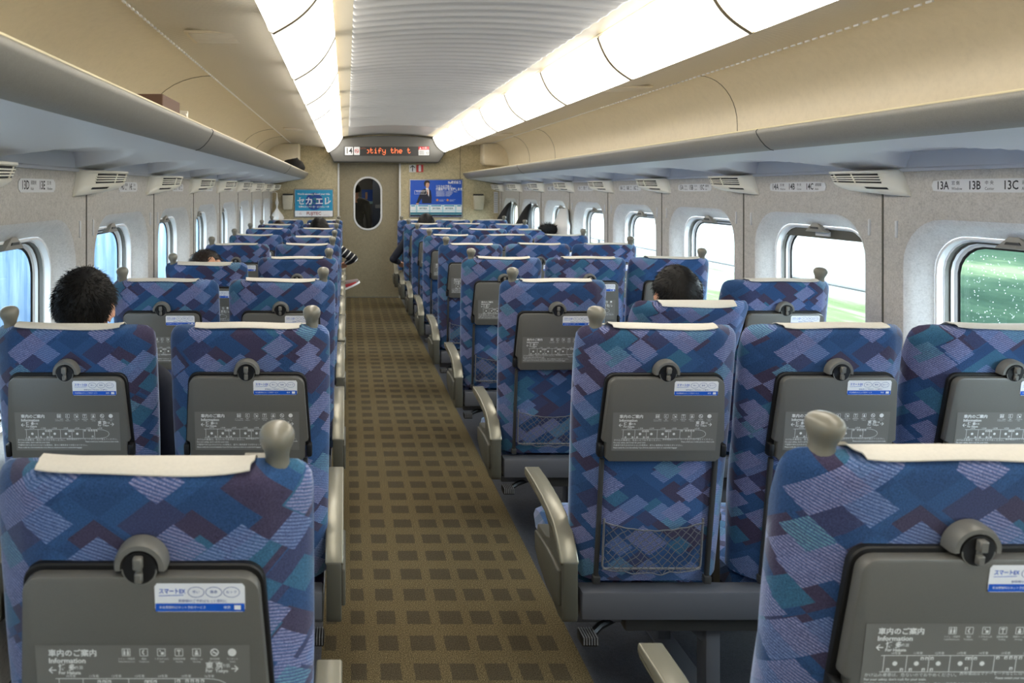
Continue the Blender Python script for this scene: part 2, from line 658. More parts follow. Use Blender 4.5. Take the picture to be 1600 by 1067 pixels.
def wall_side(side):
    mb = MB()
    zt, zb = 1.678, -0.02
    k = 0
    centres = [WIN0 + PITCH * i for i in range(-4, 8)]
    for yc in centres:
        a_, b_ = yc - PITCH / 2, yc + PITCH / 2
        cor = [math.atan2(zt - WZ, PITCH / 2), math.atan2(zt - WZ, -PITCH / 2), math.atan2(zb - WZ, -PITCH / 2) + 2 * pi, math.atan2(zb - WZ, PITCH / 2) + 2 * pi]
        angs = sorted(ANG + cor)
        X = XR if side > 0 else XL
        outer = []
        for a in angs:
            c, s_ = cos(a), sin(a)
            t = min((PITCH / 2) / abs(c) if abs(c) > 1e-9 else 9e9, ((zt - WZ) / s_ if s_ > 1e-9 else (zb - WZ) / s_) if abs(s_) > 1e-9 else 9e9)
            outer.append((X, yc + t * c, WZ + t * s_))
        loops = [outer]
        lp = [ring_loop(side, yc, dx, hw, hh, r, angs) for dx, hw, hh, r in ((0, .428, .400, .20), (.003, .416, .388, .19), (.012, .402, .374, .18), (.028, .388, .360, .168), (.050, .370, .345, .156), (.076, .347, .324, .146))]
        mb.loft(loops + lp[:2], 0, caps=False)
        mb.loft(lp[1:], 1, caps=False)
    # the stretch between the last window module and the end wall
    last = centres[-1] + PITCH / 2
    X = XR if side > 0 else XL
    mb.add([(X, last, zb), (X, Y1, zb), (X, Y1, zt), (X, last, zt)], [(0, 1, 2, 3)])
    nm = 'wall_right' if side > 0 else 'wall_left'
    w_ = struct(mb.build(nm, [M['wall'], M['reveal_daylit']], smooth=50), 'speckled beige window wall of the %s side' % ('three-seat' if side > 0 else 'two-seat'), 'wall')
    # seams between wall panels and the folded coat hooks beside each window
    for i in range(-3, 8):
        yj = 2.97 + PITCH * (i - 0)
        if yj > Y1:
            break
        s_ = MB().box(X - 0.003, X + 0.003, yj - 0.0035, yj + 0.0035, 0.1, 1.68)
        s_.build('panel_seam', M['armgrey'], w_)
        for d in (-0.075, 0.075):
            h = MB().box(X - 0.006, X + 0.006, yj + d - 0.006, yj + d + 0.006, 1.395, 1.465).bevel(0.004, 2)
            h.build('coat_hook', M['offwhite'], w_)
    return centres


def window(side, yc, idx, shade=0.0):
    X = XR if side > 0 else XL
    root = link('window_%d' % idx, None, loc=(X, yc, WZ))
    struct(root)
    off = Matrix.Translation((-X, -yc, -WZ))

    def rings(specs, name, m):
        mb = MB().loft([ring_loop(side, yc, dx, hw, hh, r, ANG) for dx, hw, hh, r in specs], 0, caps=False)
        mb2 = MB().merge(mb, off)
        return mb2.build(name, m, root, smooth=30)
    rings([(0.074, .347, .324, .146), (0.074, .338, .315, .140), (0.099, .336, .313, .138), (0.099, .330, .307, .134)], 'window_frame', M['white'])
    rings([(0.099, .330, .307, .134), (0.116, .329, .306, .133), (0.116, .322, .299, .128)], 'window_groove', M['grey'])
    rings([(.116, .322, .299, .128), (.128, .321, .298, .127), (.132, .311, .288, .120)], 'window_trim', M['offwhite'])
    rings([(.132, .311, .288, .120), (.136, .310, .287, .120), (.137, .303, .280, .114)], 'window_gasket', M['black'])
    g = MB().loft([ring_loop(side, yc, .137, .304, .281, .115, ANG)], 0, caps=False)
    g.f = [tuple(range(len(ANG)))] if side < 0 else [tuple(range(len(ANG) - 1, -1, -1))]
    g.m = [0]
    gl = MB().merge(g, off)
    glo = gl.build('window_glass', M['glass'], root, smooth=0, recalc=False)
    # blind housing with its triangular pull notch at the top
    mb = MB()
    s_ = 1 if side > 0 else -1
    zt = .322
    mb.prism([(-.075, zt - .028), (.075, zt - .028), (.018, zt + .016), (-.018, zt + .016)], 'x', s_ * .056, s_ * .088)
    mb.bevel(.004, 2)
    mb.prism([(-.03, zt - .012), (.03, zt - .012), (.024, zt - .003), (-.024, zt - .003)], 'x', s_ * .052, s_ * .058, 1)
    mb.build('blind_pull', [M['lip'], M['greyd']], root)
    if shade > 0:
        z0 = .28 - shade
        loop = [rr_hit(a, .335, .312, .137) for a in ANG]
        pts = [(p[0], max(p[1], z0)) for p in loop if p[1] > z0 - 0.02]
        pts.sort(key=lambda p: -math.atan2(p[1] - z0 + 0.001, p[0]))
        sh = MB().prism(pts, 'x', s_ * .102, s_ * .108)
        sh.box(s_ * .094, s_ * .102, -.05, .05, z0 + .012, z0 + .035, 1)
        sh.build('window_blind', [M['armgrey'], M['offwhite']], root)
    return root, glo


cL = wall_side(-1)
cR = wall_side(1)
idx = 1
glass_near = None
for side, cs in ((-1, cL), (1, cR)):
    for k, yc in enumerate(cs):
        root, gl = window(side, yc, idx, shade=0.018 if (side > 0 and k == 5) else 0.0)
        if side > 0 and k == 4:
            glass_near = root
        idx += 1
# raindrops on the near pane
rd = MB()
rng = random.Random(3)
for i in range(700):
    y_, z_ = rng.uniform(-.28, .28), rng.uniform(-.26, .26)
    r = rng.uniform(.0007, .0018)
    rd.ball((.136, y_, z_), (.0015, r, r * rng.uniform(1, 1.5)), 6)
M['drop'] = make_drop()
drops = rd.build('raindrops', M['drop'], glass_near)
drops['kind'] = 'stuff'

# end walls
XA, XB = -1.45, 2.65
D0, D1, DZ = -0.105, 0.782, 1.985
mb = MB()
mb.box(XA, D0, Y1, Y1 + .12, -.05, 2.75)
mb.box(D1, XB, Y1, Y1 + .12, -.05, 2.75)
mb.box(D0, D1, Y1, Y1 + .12, DZ, 2.75)
struct(mb.build('wall_end', M['endwall'], smooth=0), 'beige speckled end wall with the sliding door', 'wall')
struct(MB().box(XA, XB, Y0 - .1, Y0, -.05, 2.75).build('wall_back', M['endwall'], smooth=0))
struct(MB().box(XA, XB, Y0 - .1, Y1 + .1, 2.62, 2.70).build('ceiling_roof', M['ceil'], smooth=0))
for i, (a, b) in enumerate(((D0 - .022, D0 + .004), (D1 - .004, D1 + .022))):
    struct(MB().box(a, b, Y1 - .02, Y1 + .02, 0, DZ).bevel(.004, 2).build('trim_%d' % (i + 1), M['offwhite']), 'pale upright trim beside the sliding door', 'trim')
# vertical seams of the end wall
for i, xs in enumerate((px(719, 0, Y1)[0],)):
    struct(MB().box(xs - .003, xs + .003, Y1 - .003, Y1 + .003, .0, 2.3).build('trim_3', M['greyd'], smooth=0))

# sliding door with pill window
droot = struct(link('door_1', None, loc=(0, 0, 0)), 'grey beige sliding door with an upright pill shaped window', 'door')
dx0, dx1, dz0, dz1 = px(555, 0, 10.53)[0], px(594.5, 0, 10.53)[0], px(0, 357, 10.53)[2], px(0, 278.5, 10.53)[2]
wc, hc_, hw_, hh_ = (dx0 + dx1) / 2, (dz0 + dz1) / 2, (dx1 - dx0) / 2, (dz1 - dz0) / 2
cor = [math.atan2(DZ + .02 - hc_, D1 + .05 - wc), math.atan2(DZ + .02 - hc_, D0 - .05 - wc), math.atan2(0 - hc_, D0 - .05 - wc) + 2 * pi, math.atan2(0 - hc_, D1 + .05 - wc) + 2 * pi]
angs = sorted(ANG + cor)
outer = []
for a in angs:
    c, s_ = cos(a), sin(a)
    tx = ((D1 + .05 - wc) / c if c > 0 else (D0 - .05 - wc) / c) if abs(c) > 1e-9 else 9e9
    tz = ((DZ + .02 - hc_) / s_ if s_ > 0 else (0.004 - hc_) / s_) if abs(s_) > 1e-9 else 9e9
    t = min(tx, tz)
    outer.append((wc + t * c, hc_ + t * s_))
inner = [(wc + p[0], hc_ + p[1]) for p in (rr_hit(a, hw_, hh_, hw_ * .98) for a in angs)]
mb = MB()
mb.loft([[(p[0], y, p[1]) for p in q] for q, y in ((inner, 10.57), (outer, 10.57), (outer, 10.53), (inner, 10.53), (inner, 10.57))], 0, caps=False)
mb.build('door_leaf', M['door'], droot, smooth=0)
loops = []
for o_, y in ((.0, 10.565), (.0, 10.52), (.024, 10.52), (.028, 10.531)):
    loops.append([(wc + p[0], y, hc_ + p[1]) for p in (rr_hit(a, hw_ + o_, hh_ + o_, (hw_ + o_) * .98) for a in ANG)])
MB().loft(loops, 0, caps=False).build('door_window_frame', M['offwhite'], droot, smooth=50)
g = MB().add([(wc + p[0], 10.55, hc_ + p[1]) for p in (rr_hit(a, hw_, hh_, hw_ * .98) for a in ANG)], [tuple(range(len(ANG)))])
g.build('door_glass', M['glass'], droot, smooth=0, recalc=False)

# vestibule seen through the door window
mb = MB()
mb.box(-.7, 1.4, 10.58, 13.4, -.03, 0)
mb.box(-.7, 1.4, 10.58, 13.4, 2.3, 2.35)
mb.box(-.75, -.7, 10.58, 13.4, 0, 2.3)
mb.box(1.4, 1.45, 10.58, 13.4, 0, 2.3)
mb.box(-.7, 1.4, 13.4, 13.45, 0, 2.3)
struct(mb.build('wall_vestibule', M['vest'], smooth=0), 'dim grey vestibule behind the sliding door', 'wall')
mb = MB()
mb.box(.455, 1.2, 12.2, 12.24, 0, 2.2)
mb.box(.50, 1.2, 12.19, 12.2, 1.28, 1.34, 1)
struct(mb.build('door_2', [M['vestd'], M['vest']], smooth=0), 'dark blue grey door panel beyond the vestibule', 'door')
mb = MB()
mb.box(.29, .52, 13.38, 13.4, 1.33, 1.60, 0)
mb.box(.29, .52, 13.378, 13.38, 1.33, 1.38, 1)
mb.box(.36, .40, 13.376, 13.38, 1.42, 1.55, 2)
tag(mb.build('poster', [M['pblue'], M['pbluel'], M['pskin']], smooth=0), 'small blue poster glimpsed through the sliding door window', 'poster')
MBL = MB()  # unseen lamp added to lighten the vestibule behind the door
MBL.box(-.1, .8, 11.6, 11.9, 2.28, 2.298)
tag(MBL.build('vestibule_fill_lamp', emitter('vestibule fill lamp', (255, 245, 225), 6.0), smooth=0), 'added unseen fill lamp in the vestibule beyond the sliding door', 'lamp')

# ------------------------------------------------------------------ ceiling, lamps, racks
IN_L, IN_R = -0.055, 1.245     # inner edges of the lamps
Z_IN, Z_OUT = 2.345, 2.135
OUT_L, OUT_R = -0.255, 1.412


def ceil_z(x):
    u = (x - CX) / 0.66
    return 2.405 - 0.045 * u * u


mb = MB()
nx = 28
x0, x1 = IN_L + .085, IN_R - .085
rib = 0.119
ys = []
y = -1.0
while y < 8.75:
    for f_, d in ((0.0, 0), (.50, 0), (.57, .5), (.63, .9), (.70, 1.0), (.77, .9), (.83, .5), (.90, 0)):
        ys.append((y + f_ * rib, d))
    y += rib
ys = [(Y0, 0)] + ys + [(8.8, 0), (Y1, 0)]
rows_ = []
for yy, d in ys:
    row = []
    for i in range(nx + 1):
        u = i / nx
        # denser columns toward the rib ends
        t = 0.5 - 0.5 * cos(pi * u)
        x = x0 + (x1 - x0) * t
        e = min(x - x0, x1 - x) / 0.03
        e = max(0, min(1, e))
        e = sqrt(max(0, 1 - (1 - e) ** 2))
        row.append((x, yy, ceil_z(x) - 0.018 * d * e))
    rows_.append(row)
mb.loft(rows_, 0, caps=False, closed=False)
struct(mb.build('ceiling', M['ceil'], smooth=60, recalc=False), 'pale arched ceiling panel with crosswise ribs', 'ceiling')
n_trim = 4
for (a, b) in ((IN_L - .005, x0), (x1, IN_R + .005)):
    za = ceil_z(a if a < 0.3 else b)
    s_ = MB().add([(a, Y0, ceil_z(a)), (b, Y0, ceil_z(b)), (b, Y1, ceil_z(b)), (a, Y1, ceil_z(a))], [(0, 1, 2, 3)])
    xe = a if a < 0.3 else b
    s_.add([(xe, Y0, ceil_z(xe)), (xe, Y1, ceil_z(xe)), (xe, Y1, Z_IN - .004), (xe, Y0, Z_IN - .004)], [(0, 1, 2, 3)])
    struct(s_.build('trim_%d' % n_trim, M['strip'], smooth=0), 'beige strip between ribbed ceiling and light panels', 'trim')
    n_trim += 1


def lamp_profile(side):
    xi, xo = (IN_L, OUT_L) if side < 0 else (IN_R, OUT_R)
    s_ = side
    pts = []
    n = 12
    for i in range(n + 1):
        t = i / n
        x = xi + (xo - xi) * t
        z = Z_IN + (Z_OUT - Z_IN) * t
        bul = 0.030 * sin(pi * t)
        # bulge toward the aisle and down
        pts.append((x - s_ * bul * 0.7, z - bul * 0.7))
    pts += [(xo + s_ * .010, Z_OUT + .006), (xo + s_ * .016, Z_OUT + .020), (xo + s_ * .018, Z_OUT + .046)]
    return pts


edges = [2.47 + 1.04 * k for k in range(-4, 8)] + [10.19]
ORD = ['first', 'second', 'third', 'fourth', 'fifth', 'sixth', 'seventh', 'eighth', 'ninth', 'tenth', 'eleventh', 'twelfth', 'thirteenth', 'fourteenth']
for side in (-1, 1):
    pr = lamp_profile(side)
    for k in range(len(edges) - 1):
        a, b = edges[k] + .006, edges[k + 1] - .006
        yc = (a + b) / 2
        mb = MB()
        # the diffuser with rounded ends
        loops = []
        for yy, sh in ((a, .010), (a + .006, .004), (a + .016, 0), (b - .016, 0), (b - .006, .004), (b, .010)):
            loops.append([(x + side * sh * .7, yy - yc, z + sh * .7) for x, z in pr])
        mb.loft(loops, 0, caps=False, closed=False)
        n_ = len(edges) - 1 - k
        rb = MB().loft([[(x - side * d, yy - yc, z - d) for x, z in pr] for yy, d in ((b - .004, .0), (b, .0022), (b + .010, .0022), (b + .014, .0))], 0, caps=False, closed=False)
        o = mb.build('light_diffuser', M['lamp'], smooth=50, recalc=False, loc=(0, yc, 0))
        rb.build('joint_strip', M['joint'], o, smooth=0)
        tag(o, 'glowing white ceiling light panel above the %s side, %s from the end wall' % ('two-seat' if side < 0 else 'three-seat', ORD[n_ - 1]), 'ceiling light', 'ceiling light panels of the %s side' % ('two-seat' if side < 0 else 'three-seat'))
    # light housing: back tray above the diffusers, end plate and outer edge
    xi, xo = (IN_L, OUT_L) if side < 0 else (IN_R, OUT_R)
    h = MB()
    h.prism([(xi, Z_IN + .012), (xi + side * .01, 2.50), (xo + side * .028, 2.50), (xo + side * .028, Z_OUT + .052), (xo + side * .014, Z_OUT + .052), (xo - side * .01, 2.22)], 'y', Y0, 10.2)
    struct(h.build('trim_%d' % n_trim, M['strip'], smooth=0), 'beige housing behind the light panels', 'trim')
    n_trim += 1

LIPX = 1.138
for side in (-1, 1):
    s_ = side
    xi = OUT_L if side < 0 else OUT_R
    xd = -0.80 if side < 0 else 2.10       # dotted line
    nm = 'two-seat' if side < 0 else 'three-seat'

    def quadstrip(pts, name, m, parent=None, y0=Y0, y1=Y1, smooth=40):
        b = MB().loft([[(p[0], y, p[1]) for p in pts] for y in (y0, y1)], 0, caps=False, closed=False)
        return b.build(name, m, parent, smooth=smooth)
    sc = quadstrip([(xi + s_ * .024, Z_OUT + .052), (xi + s_ * .030, 2.212), (xd, 2.272)], 'ceiling_side', M['finerib'], smooth=20)
    struct(sc, 'finely ribbed beige ceiling strip beside the lights of the %s side' % nm, 'ceiling')
    # perforated line along the ribbed strip
    pf = MB()
    y = .3
    while y < Y1:
        pf.box(xd - .004, xd + .004, y, y + .028, 2.264, 2.275)
        y += .052
    struct(pf.build('trim_%d' % n_trim, M['white'], smooth=0), 'dashed line of small slots above the rack of the %s side' % nm, 'trim')
    n_trim += 1
    # rack
    rk = thing('luggage_rack', 'long overhead luggage rack with grey edge above the windows of the %s side' % nm, 'luggage rack', (0, 0, 0), 'overhead luggage racks')
    lx = CX + s_ * LIPX
    ox = 2.33 if side > 0 else -1.19
    cur = [(xd, 2.272)]
    for i in range(1, 11):
        t = i / 10 * pi / 2
        cur.append((xd + (ox - xd) * sin(t), 1.98 + .292 * cos(t)))
    cur += [(ox, 1.88), (ox - s_ * .05, 1.825), (ox - s_ * .12, 1.815), (lx + s_ * .07, 1.815)]
    quadstrip(cur, 'back_panel', M['rack'], rk)
    lip = [(lx + s_ * .07, 1.815), (lx + s_ * .035, 1.842), (lx + s_ * .014, 1.846), (lx + s_ * .004, 1.843), (lx, 1.836), (lx + s_ * .004, 1.824), (lx + s_ * .020, 1.798), (lx + s_ * .040, 1.775), (lx + s_ * .058, 1.762), (lx + s_ * .074, 1.757)]
    quadstrip(lip, 'rack_edge', M['lip'], rk, smooth=50)
    ln = MB().tube([(lx + s_ * .012, Y0, 1.846), (lx + s_ * .012, Y1, 1.846)], .005, 6)
    ln.build('edge_piping', M['lipline'], rk)
    # underside with shallow scoops over each window
    wx = XR if side > 0 else XL
    ux = lx + s_ * .074
    gx, gy = 16, 40
    u = MB()
    ylist = []
    for i in range(-4, 8):
        yc = WIN0 + 1.04 * i
        ylist += [yc - .52 + 1.04 * j / gy for j in range(gy)]
    ylist.append(Y1)
    rows_ = []
    for yy in ylist:
        k = round((yy - WIN0 - 0.03) / 1.04)
        dy = (yy - (WIN0 + 0.03 + 1.04 * k)) / .36
        row = []
        for i in range(gx + 1):
            t = i / gx
            x = ux + (wx - ux) * t
            z = 1.757 - .077 * t
            e = dy * dy + ((1 - t) / .68) ** 2
            zt = 1.742
            if e < 1.0 and yy < Y1 - .3:
                f_ = min(1, (1 - e) / .13)
                f_ = f_ * f_ * (3 - 2 * f_)
                z = max(z, z + (zt - z) * f_)
            row.append((x, yy, z))
        row[-1] = (wx - s_ * .006, yy, row[-1][2])
        row.append((wx - s_ * .006, yy, 1.680))
        row.append((wx - s_ * .010, yy, 1.676))
        row.append((wx - s_ * .010, yy, 1.666))
        row.append((wx, yy, 1.664))
        rows_.append(row)
    u.loft(rows_, 0, caps=False, closed=False)
    u.build('rack_underside', M['underrack'], rk, smooth=35, recalc=True)
    # joints across the edge
    for yj in (2.97, 7.13):
        j = MB().tube([(p[0] - s_ * .0006, yj, p[1]) for p in lip[2:]], .0022, 5)
        j.build('edge_joint', M['greyd'], rk)
    for yj in (4.22, 7.9, 9.0):
        j = MB().tube([(p[0] - s_ * .0005, yj, p[1] - .0005) for p in cur[:12]], .0022, 5)
        j.build('lining_joint', M['armgrey'], rk)
    # rounded end block where the rack meets the end wall
    e = MB()
    prof = [(xd - s_ * .13, 2.26), (xd - s_ * .13, 2.0), (xd - s_ * .10, 1.95), (ox, 1.93), (ox, 2.26)]
    e.prism(prof, 'y', 10.16, Y1)
    e.bevel(.02, 3)
    e.build('end_block', M['rack'], rk)

# ceiling air outlets in the ribbed strip of the seat-pair side
for yv, lab in ((3.02, 'flat slotted air grille in the ceiling strip nearest the camera'), (7.6, 'flat slotted air grille in the ceiling strip toward the end wall')):
    g = thing('ceiling_grille', lab, 'air grille', (-.52, yv, 2.243), 'ceiling air grilles')
    f_ = MB().box(-.15, .15, -.11, .11, -.006, .006).bevel(.004, 2)
    f_.build('frame', M['strip'], g)
    sl = MB()
    for i in range(12):
        sl.box(-.13, .13, -.098 + i * .0165, -.098 + i * .0165 + .008, -.010, -.004)
    sl.build('slats', M['finerib'], g)
for yv in (4.55, 8.3):
    g = thing('ceiling_grille', 'flat slotted air grille in the ceiling strip above the three-seat side, %s' % ('nearer the camera' if yv < 5 else 'nearer the end wall'), 'air grille', (1.8, yv, 2.241), 'ceiling air grilles')
    MB().box(-.13, .13, -.10, .10, -.006, .006).bevel(.004, 2).build('frame', M['strip'], g)
    sl = MB()
    for i in range(12):
        sl.box(-.115, .115, -.09 + i * .015, -.09 + i * .015 + .007, -.010, -.004)
    sl.build('slats', M['finerib'], g)


# ------------------------------------------------------------------ wall vents
def make_vent_meshes():
    """local: wall at x=0, body toward -x, y along the wall; z=0 at the underside line"""
    body = MB()
    hl = .135

    def dep_(t):
        u = min(1, t / .62)
        return .022 + .118 * (1 - (1 - u) ** 2.1) - .030 * max(0, (t - .8) / .2) ** 2

    def prof(t):
        d = dep_(t)
        k = d / .14
        y = -hl + 2 * hl * t
        h = .104 - .022 * t
        return [(x_, y_ + .45 * z_, z_) for x_, y_, z_ in ((0.002, y, .006), (-d, y, .002), (-d - .002, y, -.005), (-d * .985, y, -.009), (-d * .95, y, -.010),
                (-d * .93, y, -h * .30), (-d * .90, y, -h * .50), (-d * .95, y, -h * .53), (-d * .93, y, -h * .62), (-d * .80, y, -h * .78), (-d * .55, y, -h * .93), (-d * .25, y, -h), (0.002, y, -h * 1.01))]
    loops = [prof(i / 20) for i in range(21)]
    body.loft(loops, 0)
    mouth, louv = MB(), MB()
    nrm = Vector((-.97, -.1, -.25)).normalized()

    def face_pt(t, s):
        q = prof(t)
        return Vector(q[4]).lerp(Vector(q[6]), s)
    a0, a1 = .16, .95
    N_ = 16
    ms_ = [[face_pt(a0 + (a1 - a0) * i / N_, s_) + nrm * (.002 if q else -.012) for i in range(N_ + 1)] for s_, q in ((.0, 1), (1.0, 1), (1.0, 0), (.0, 0))]
    mouth.loft([[ms_[q][i] for q in range(4)] for i in range(N_ + 1)], 0)
    for j in range(1, 4):
        louv.tube([face_pt(a0 - .02 + (a1 - a0 + .04) * i / N_, j / 4) + nrm * .004 for i in range(N_ + 1)], .0026, 6)
    for t in (.44, .78):
        louv.tube([face_pt(t, 0) + nrm * .004, face_pt(t, 1) + nrm * .004], .0028, 6)
    return body, mouth, louv, MB()


vb, vm, vl, vs_ = make_vent_meshes()
def vent_slot_pt(u):
    t = .12 + .22 * u
    w_ = min(1, t / .62)
    d = .022 + .118 * (1 - (1 - w_) ** 2.1)
    y = -.135 + .27 * t
    h = .104 - .022 * t
    a = Vector((-d * .93, y, -h * .64)).lerp(Vector((-d * .80, y, -h * .78)), .05)
    b = Vector((-d * .93, y, -h * .62)).lerp(Vector((-d * .80, y, -h * .78)), .65)
    o = Vector((-.003, -.0015, -.002))
    a, b = a + o, b + o
    a.y += .45 * a.z
    b.y += .45 * b.z
    return a, b


vent_meshes = {}
for side in (1, -1):
    tr = (lambda q: q) if side > 0 else (lambda q: q.mirror())
    vent_meshes[side] = (tr(vb).mesh('vent_body', M['cream'], 45), tr(vm).mesh('vent_mouth', M['black'], 0), tr(vl).mesh('vent_louvres', M['cream'], 60), None)
for side in (-1, 1):
    for i, k in enumerate(range(-1, 8)):
        yv = 3.00 + PITCH * k
        if yv > Y1 - .1:
            continue
        X = XR if side > 0 else XL
        n_ = i
        v = thing('air_vent', 'cream louvred air vent under the rack of the %s side, %s' % ('three-seat' if side > 0 else 'two-seat', ORD[len(range(-1, 8)) - 1 - i] + ' from the end wall'), 'air vent', (X, yv, 1.668), 'air vents of the %s side' % ('three-seat' if side > 0 else 'two-seat'))
        link('vent_body', vent_meshes[side][0], v)
        link('vent_mouth', vent_meshes[side][1], v)
        link('vent_louvres', vent_meshes[side][2], v)
        sl = MB().box(-.058 * side - .004, -.058 * side + .004, -.118, -.058, -.080, -.074)
        # a short dark slot near the camera end of the body
        p = MB()
        for i_ in range(6):
            q0, q1 = vent_slot_pt(i_ / 6), vent_slot_pt((i_ + 1) / 6)
            p.add([(side * x, y, z) for x, y, z in (q0[0], q1[0], q1[1], q0[1])], [(0, 1, 2, 3)])
        if i == 0:
            slotm = {}
        if side not in slotm:
            slotm[side] = p.mesh('vent_slot', M['black'], 0)
        link('vent_slot', slotm[side], v)

# ------------------------------------------------------------------ seat number signs on the wall
SIGN_R = Matrix(((0, 0, -1, 0), (-1, 0, 0, 0), (0, 1, 0, 0), (0, 0, 0, 1)))   # text runs toward the camera, faces -X
SIGN_L = Matrix(((0, 0, 1, 0), (1, 0, 0, 0), (0, 1, 0, 0), (0, 0, 0, 1)))     # text runs away from the camera, faces +X


def number_sign(side, row, yc):
    X = XR - .0005 if side > 0 else XL + .0005
    B = (SIGN_R if side > 0 else SIGN_L)
    T = Matrix.Translation((0, 0, 0)) @ B
    names = [('A', '窓 側', 'Window'), ('B', '中 央', 'Center'), ('C', '通路側', 'Aisle')] if side > 0 else [('D', '通路側', 'Aisle'), ('E', '窓 側', 'Window')]
    n = len(names)
    wd = .44 if side > 0 else .30
    hh = .024
    mb = MB()
    pts = []
    loop = [rr_hit(a, wd / 2, hh, .022) for a in ANG]
    mb.add([(p[0], p[1], 0) for p in loop] + [(p[0], p[1], .002) for p in loop],
           [tuple(range(72, 144))] + [(i, (i + 1) % 72, 72 + (i + 1) % 72, 72 + i) for i in range(72)], 0, T)
    lab = []
    for i, (l, jp, en) in enumerate(names):
        x0 = -wd / 2 + .022 + i * (wd - .03) / n
        P = T @ Matrix.Translation((0, 0, .0026))
        mb.text('%d%s' % (row, l), .043, x0, 0, 1, P, xs=.78, bold=.0006)
        mb.text(jp, .016, x0 + .068, .009, 1, P, xs=.95)
        mb.text(en, .015, x0 + .068, -.011, 1, P, xs=.85)
        lab.append('%d%s' % (row, l))
    o = mb.build('seat_number_sign', [M['offwhite'], M['ink']], smooth=0, recalc=False, loc=(X, yc, 1.606))
    tag(o, 'pale seat number sign reading %s on the window wall' % ' '.join(lab), 'sign', 'seat number signs')


for k in range(8):
    for side in (-1, 1):
        number_sign(side, 13 + k, WIN0 + .05 + PITCH * k)

# ------------------------------------------------------------------ end wall: header, display, signs, posters, pockets
HY = 10.20
hp = [px(x, y, HY) for x, y in ((512, 235), (521, 253), (686, 254), (698, 236), (676, 216), (655, 213.5), (630, 212), (606, 211.6), (580, 212.2), (556, 213.8), (535, 216.5))]
hd = thing('display_header', 'grey trapezoid header panel above the sliding door with orange scrolling text', 'display', (0, HY, 0))
mb = MB().prism([(p[0], p[2]) for p in hp], 'y', 0, .25)
mb.bevel(.02, 3)
mb.build('header_panel', M['header'], hd)
dpa, dpb = px(537.5, 243.5, HY), px(671.5, 229, HY)
MB().box(dpa[0], dpb[0], -.004, .003, dpa[2], dpb[2]).build('display_window', M['dispbk'], hd, smooth=0)


def hpx(x, y):
    p = px(x, y, HY)
    return p[0], p[2]


def card(mb, x0, y0, x1, y1, mat, dy):
    a, b = hpx(x0, y1), hpx(x1, y0)
    mb.add([(a[0], dy, a[1]), (b[0], dy, a[1]), (b[0], dy, b[1]), (a[0], dy, b[1])], [(0, 1, 2, 3)], mat)


mb = MB()
card(mb, 539, 229.6, 551.5, 242.2, 0, -.006)
a = hpx(545.2, 236)
mb.text('14', .118, a[0], a[1], 1, Matrix.Translation((0, -.008, 0)) @ FACE, 'CENTER', .85, .002)
mb.build('car_number_plate', [M['offwhite'], M['ink']], hd, smooth=0, recalc=False)
mb = MB()
card(mb, 553, 229.6, 562, 242.2, 0, -.006)
a = hpx(557.4, 236)
P = Matrix.Translation((0, -.008, 0)) @ FACE
mb.line(a[0] - .018, a[1] - .002, a[0] + .02, a[1] - .002, .010, 2, P)
mb.ring(a[0], a[1], .031, .024, 1, Matrix.Translation((0, -.009, 0)) @ FACE)
mb.line(a[0] - .02, a[1] + .02, a[0] + .02, a[1] - .02, .007, 1, Matrix.Translation((0, -.010, 0)) @ FACE)
mb.build('no_smoking_plate', [M['offwhite'], M['red'], M['greyd']], hd, smooth=0, recalc=False)
mb = MB()
card(mb, 654, 229.2, 670.5, 234, 1, -.0062)
card(mb, 654, 234, 670.5, 242.6, 0, -.006)
a = hpx(655.2, 231.6)
mb.add([(a[0], 0, a[1] - .014), (a[0] + .03, 0, a[1] - .014), (a[0] + .015, 0, a[1] + .014)], [(0, 1, 2)], 0, Matrix.Translation((0, -.008, 0)))
a = hpx(659.5, 231.6)
mb.text('お願い', .035, a[0], a[1], 0, P, 'LEFT')
a = hpx(655, 236.3)
for i in range(3):
    mb.line(a[0], a[1] - i * .019, a[0] + .07, a[1] - i * .019, .007, 2, P)
a = hpx(667.6, 239)
mb.ring(a[0], a[1], .019, .012, 2, P, 4, 1.2)
mb.build('notice_plate', [M['offwhite'], M['red'], M['armgrey']], hd, smooth=0, recalc=False)
mb = MB()
a = hpx(567, 232)
mb.text('のぞみ', .028, a[0], a[1], 0, P, 'CENTER')
mb.build('train_name_text', M['leddim'], hd, smooth=0, recalc=False)

GL = {
    'o': ['00000', '00000', '01110', '10001', '10001', '10001', '01110', '00000', '00000'],
    't': ['01000', '01000', '11110', '01000', '01000', '01001', '00110', '00000', '00000'],
    'i': ['00100', '00000', '01100', '00100', '00100', '00100', '01110', '00000', '00000'],
    'f': ['00110', '01001', '01000', '11110', '01000', '01000', '01000', '00000', '00000'],
    'y': ['00000', '00000', '10001', '10001', '10001', '01111', '00001', '10001', '01110'],
    'h': ['10000', '10000', '10110', '11001', '10001', '10001', '10001', '00000', '00000'],
    'e': ['00000', '00000', '01110', '10001', '11111', '10000', '01110', '00000', '00000'],
    ' ': ['00000'] * 9,
}
mb = MB()
lx0, lz0 = hpx(573.5, 231.2)
lx1, _ = hpx(641.5, 231)
msg = 'otify the t'
st = (lx1 - lx0) / (len(msg) * 6 - 3)
sz = .0112
txt = link('scrolling_text', None, hd)
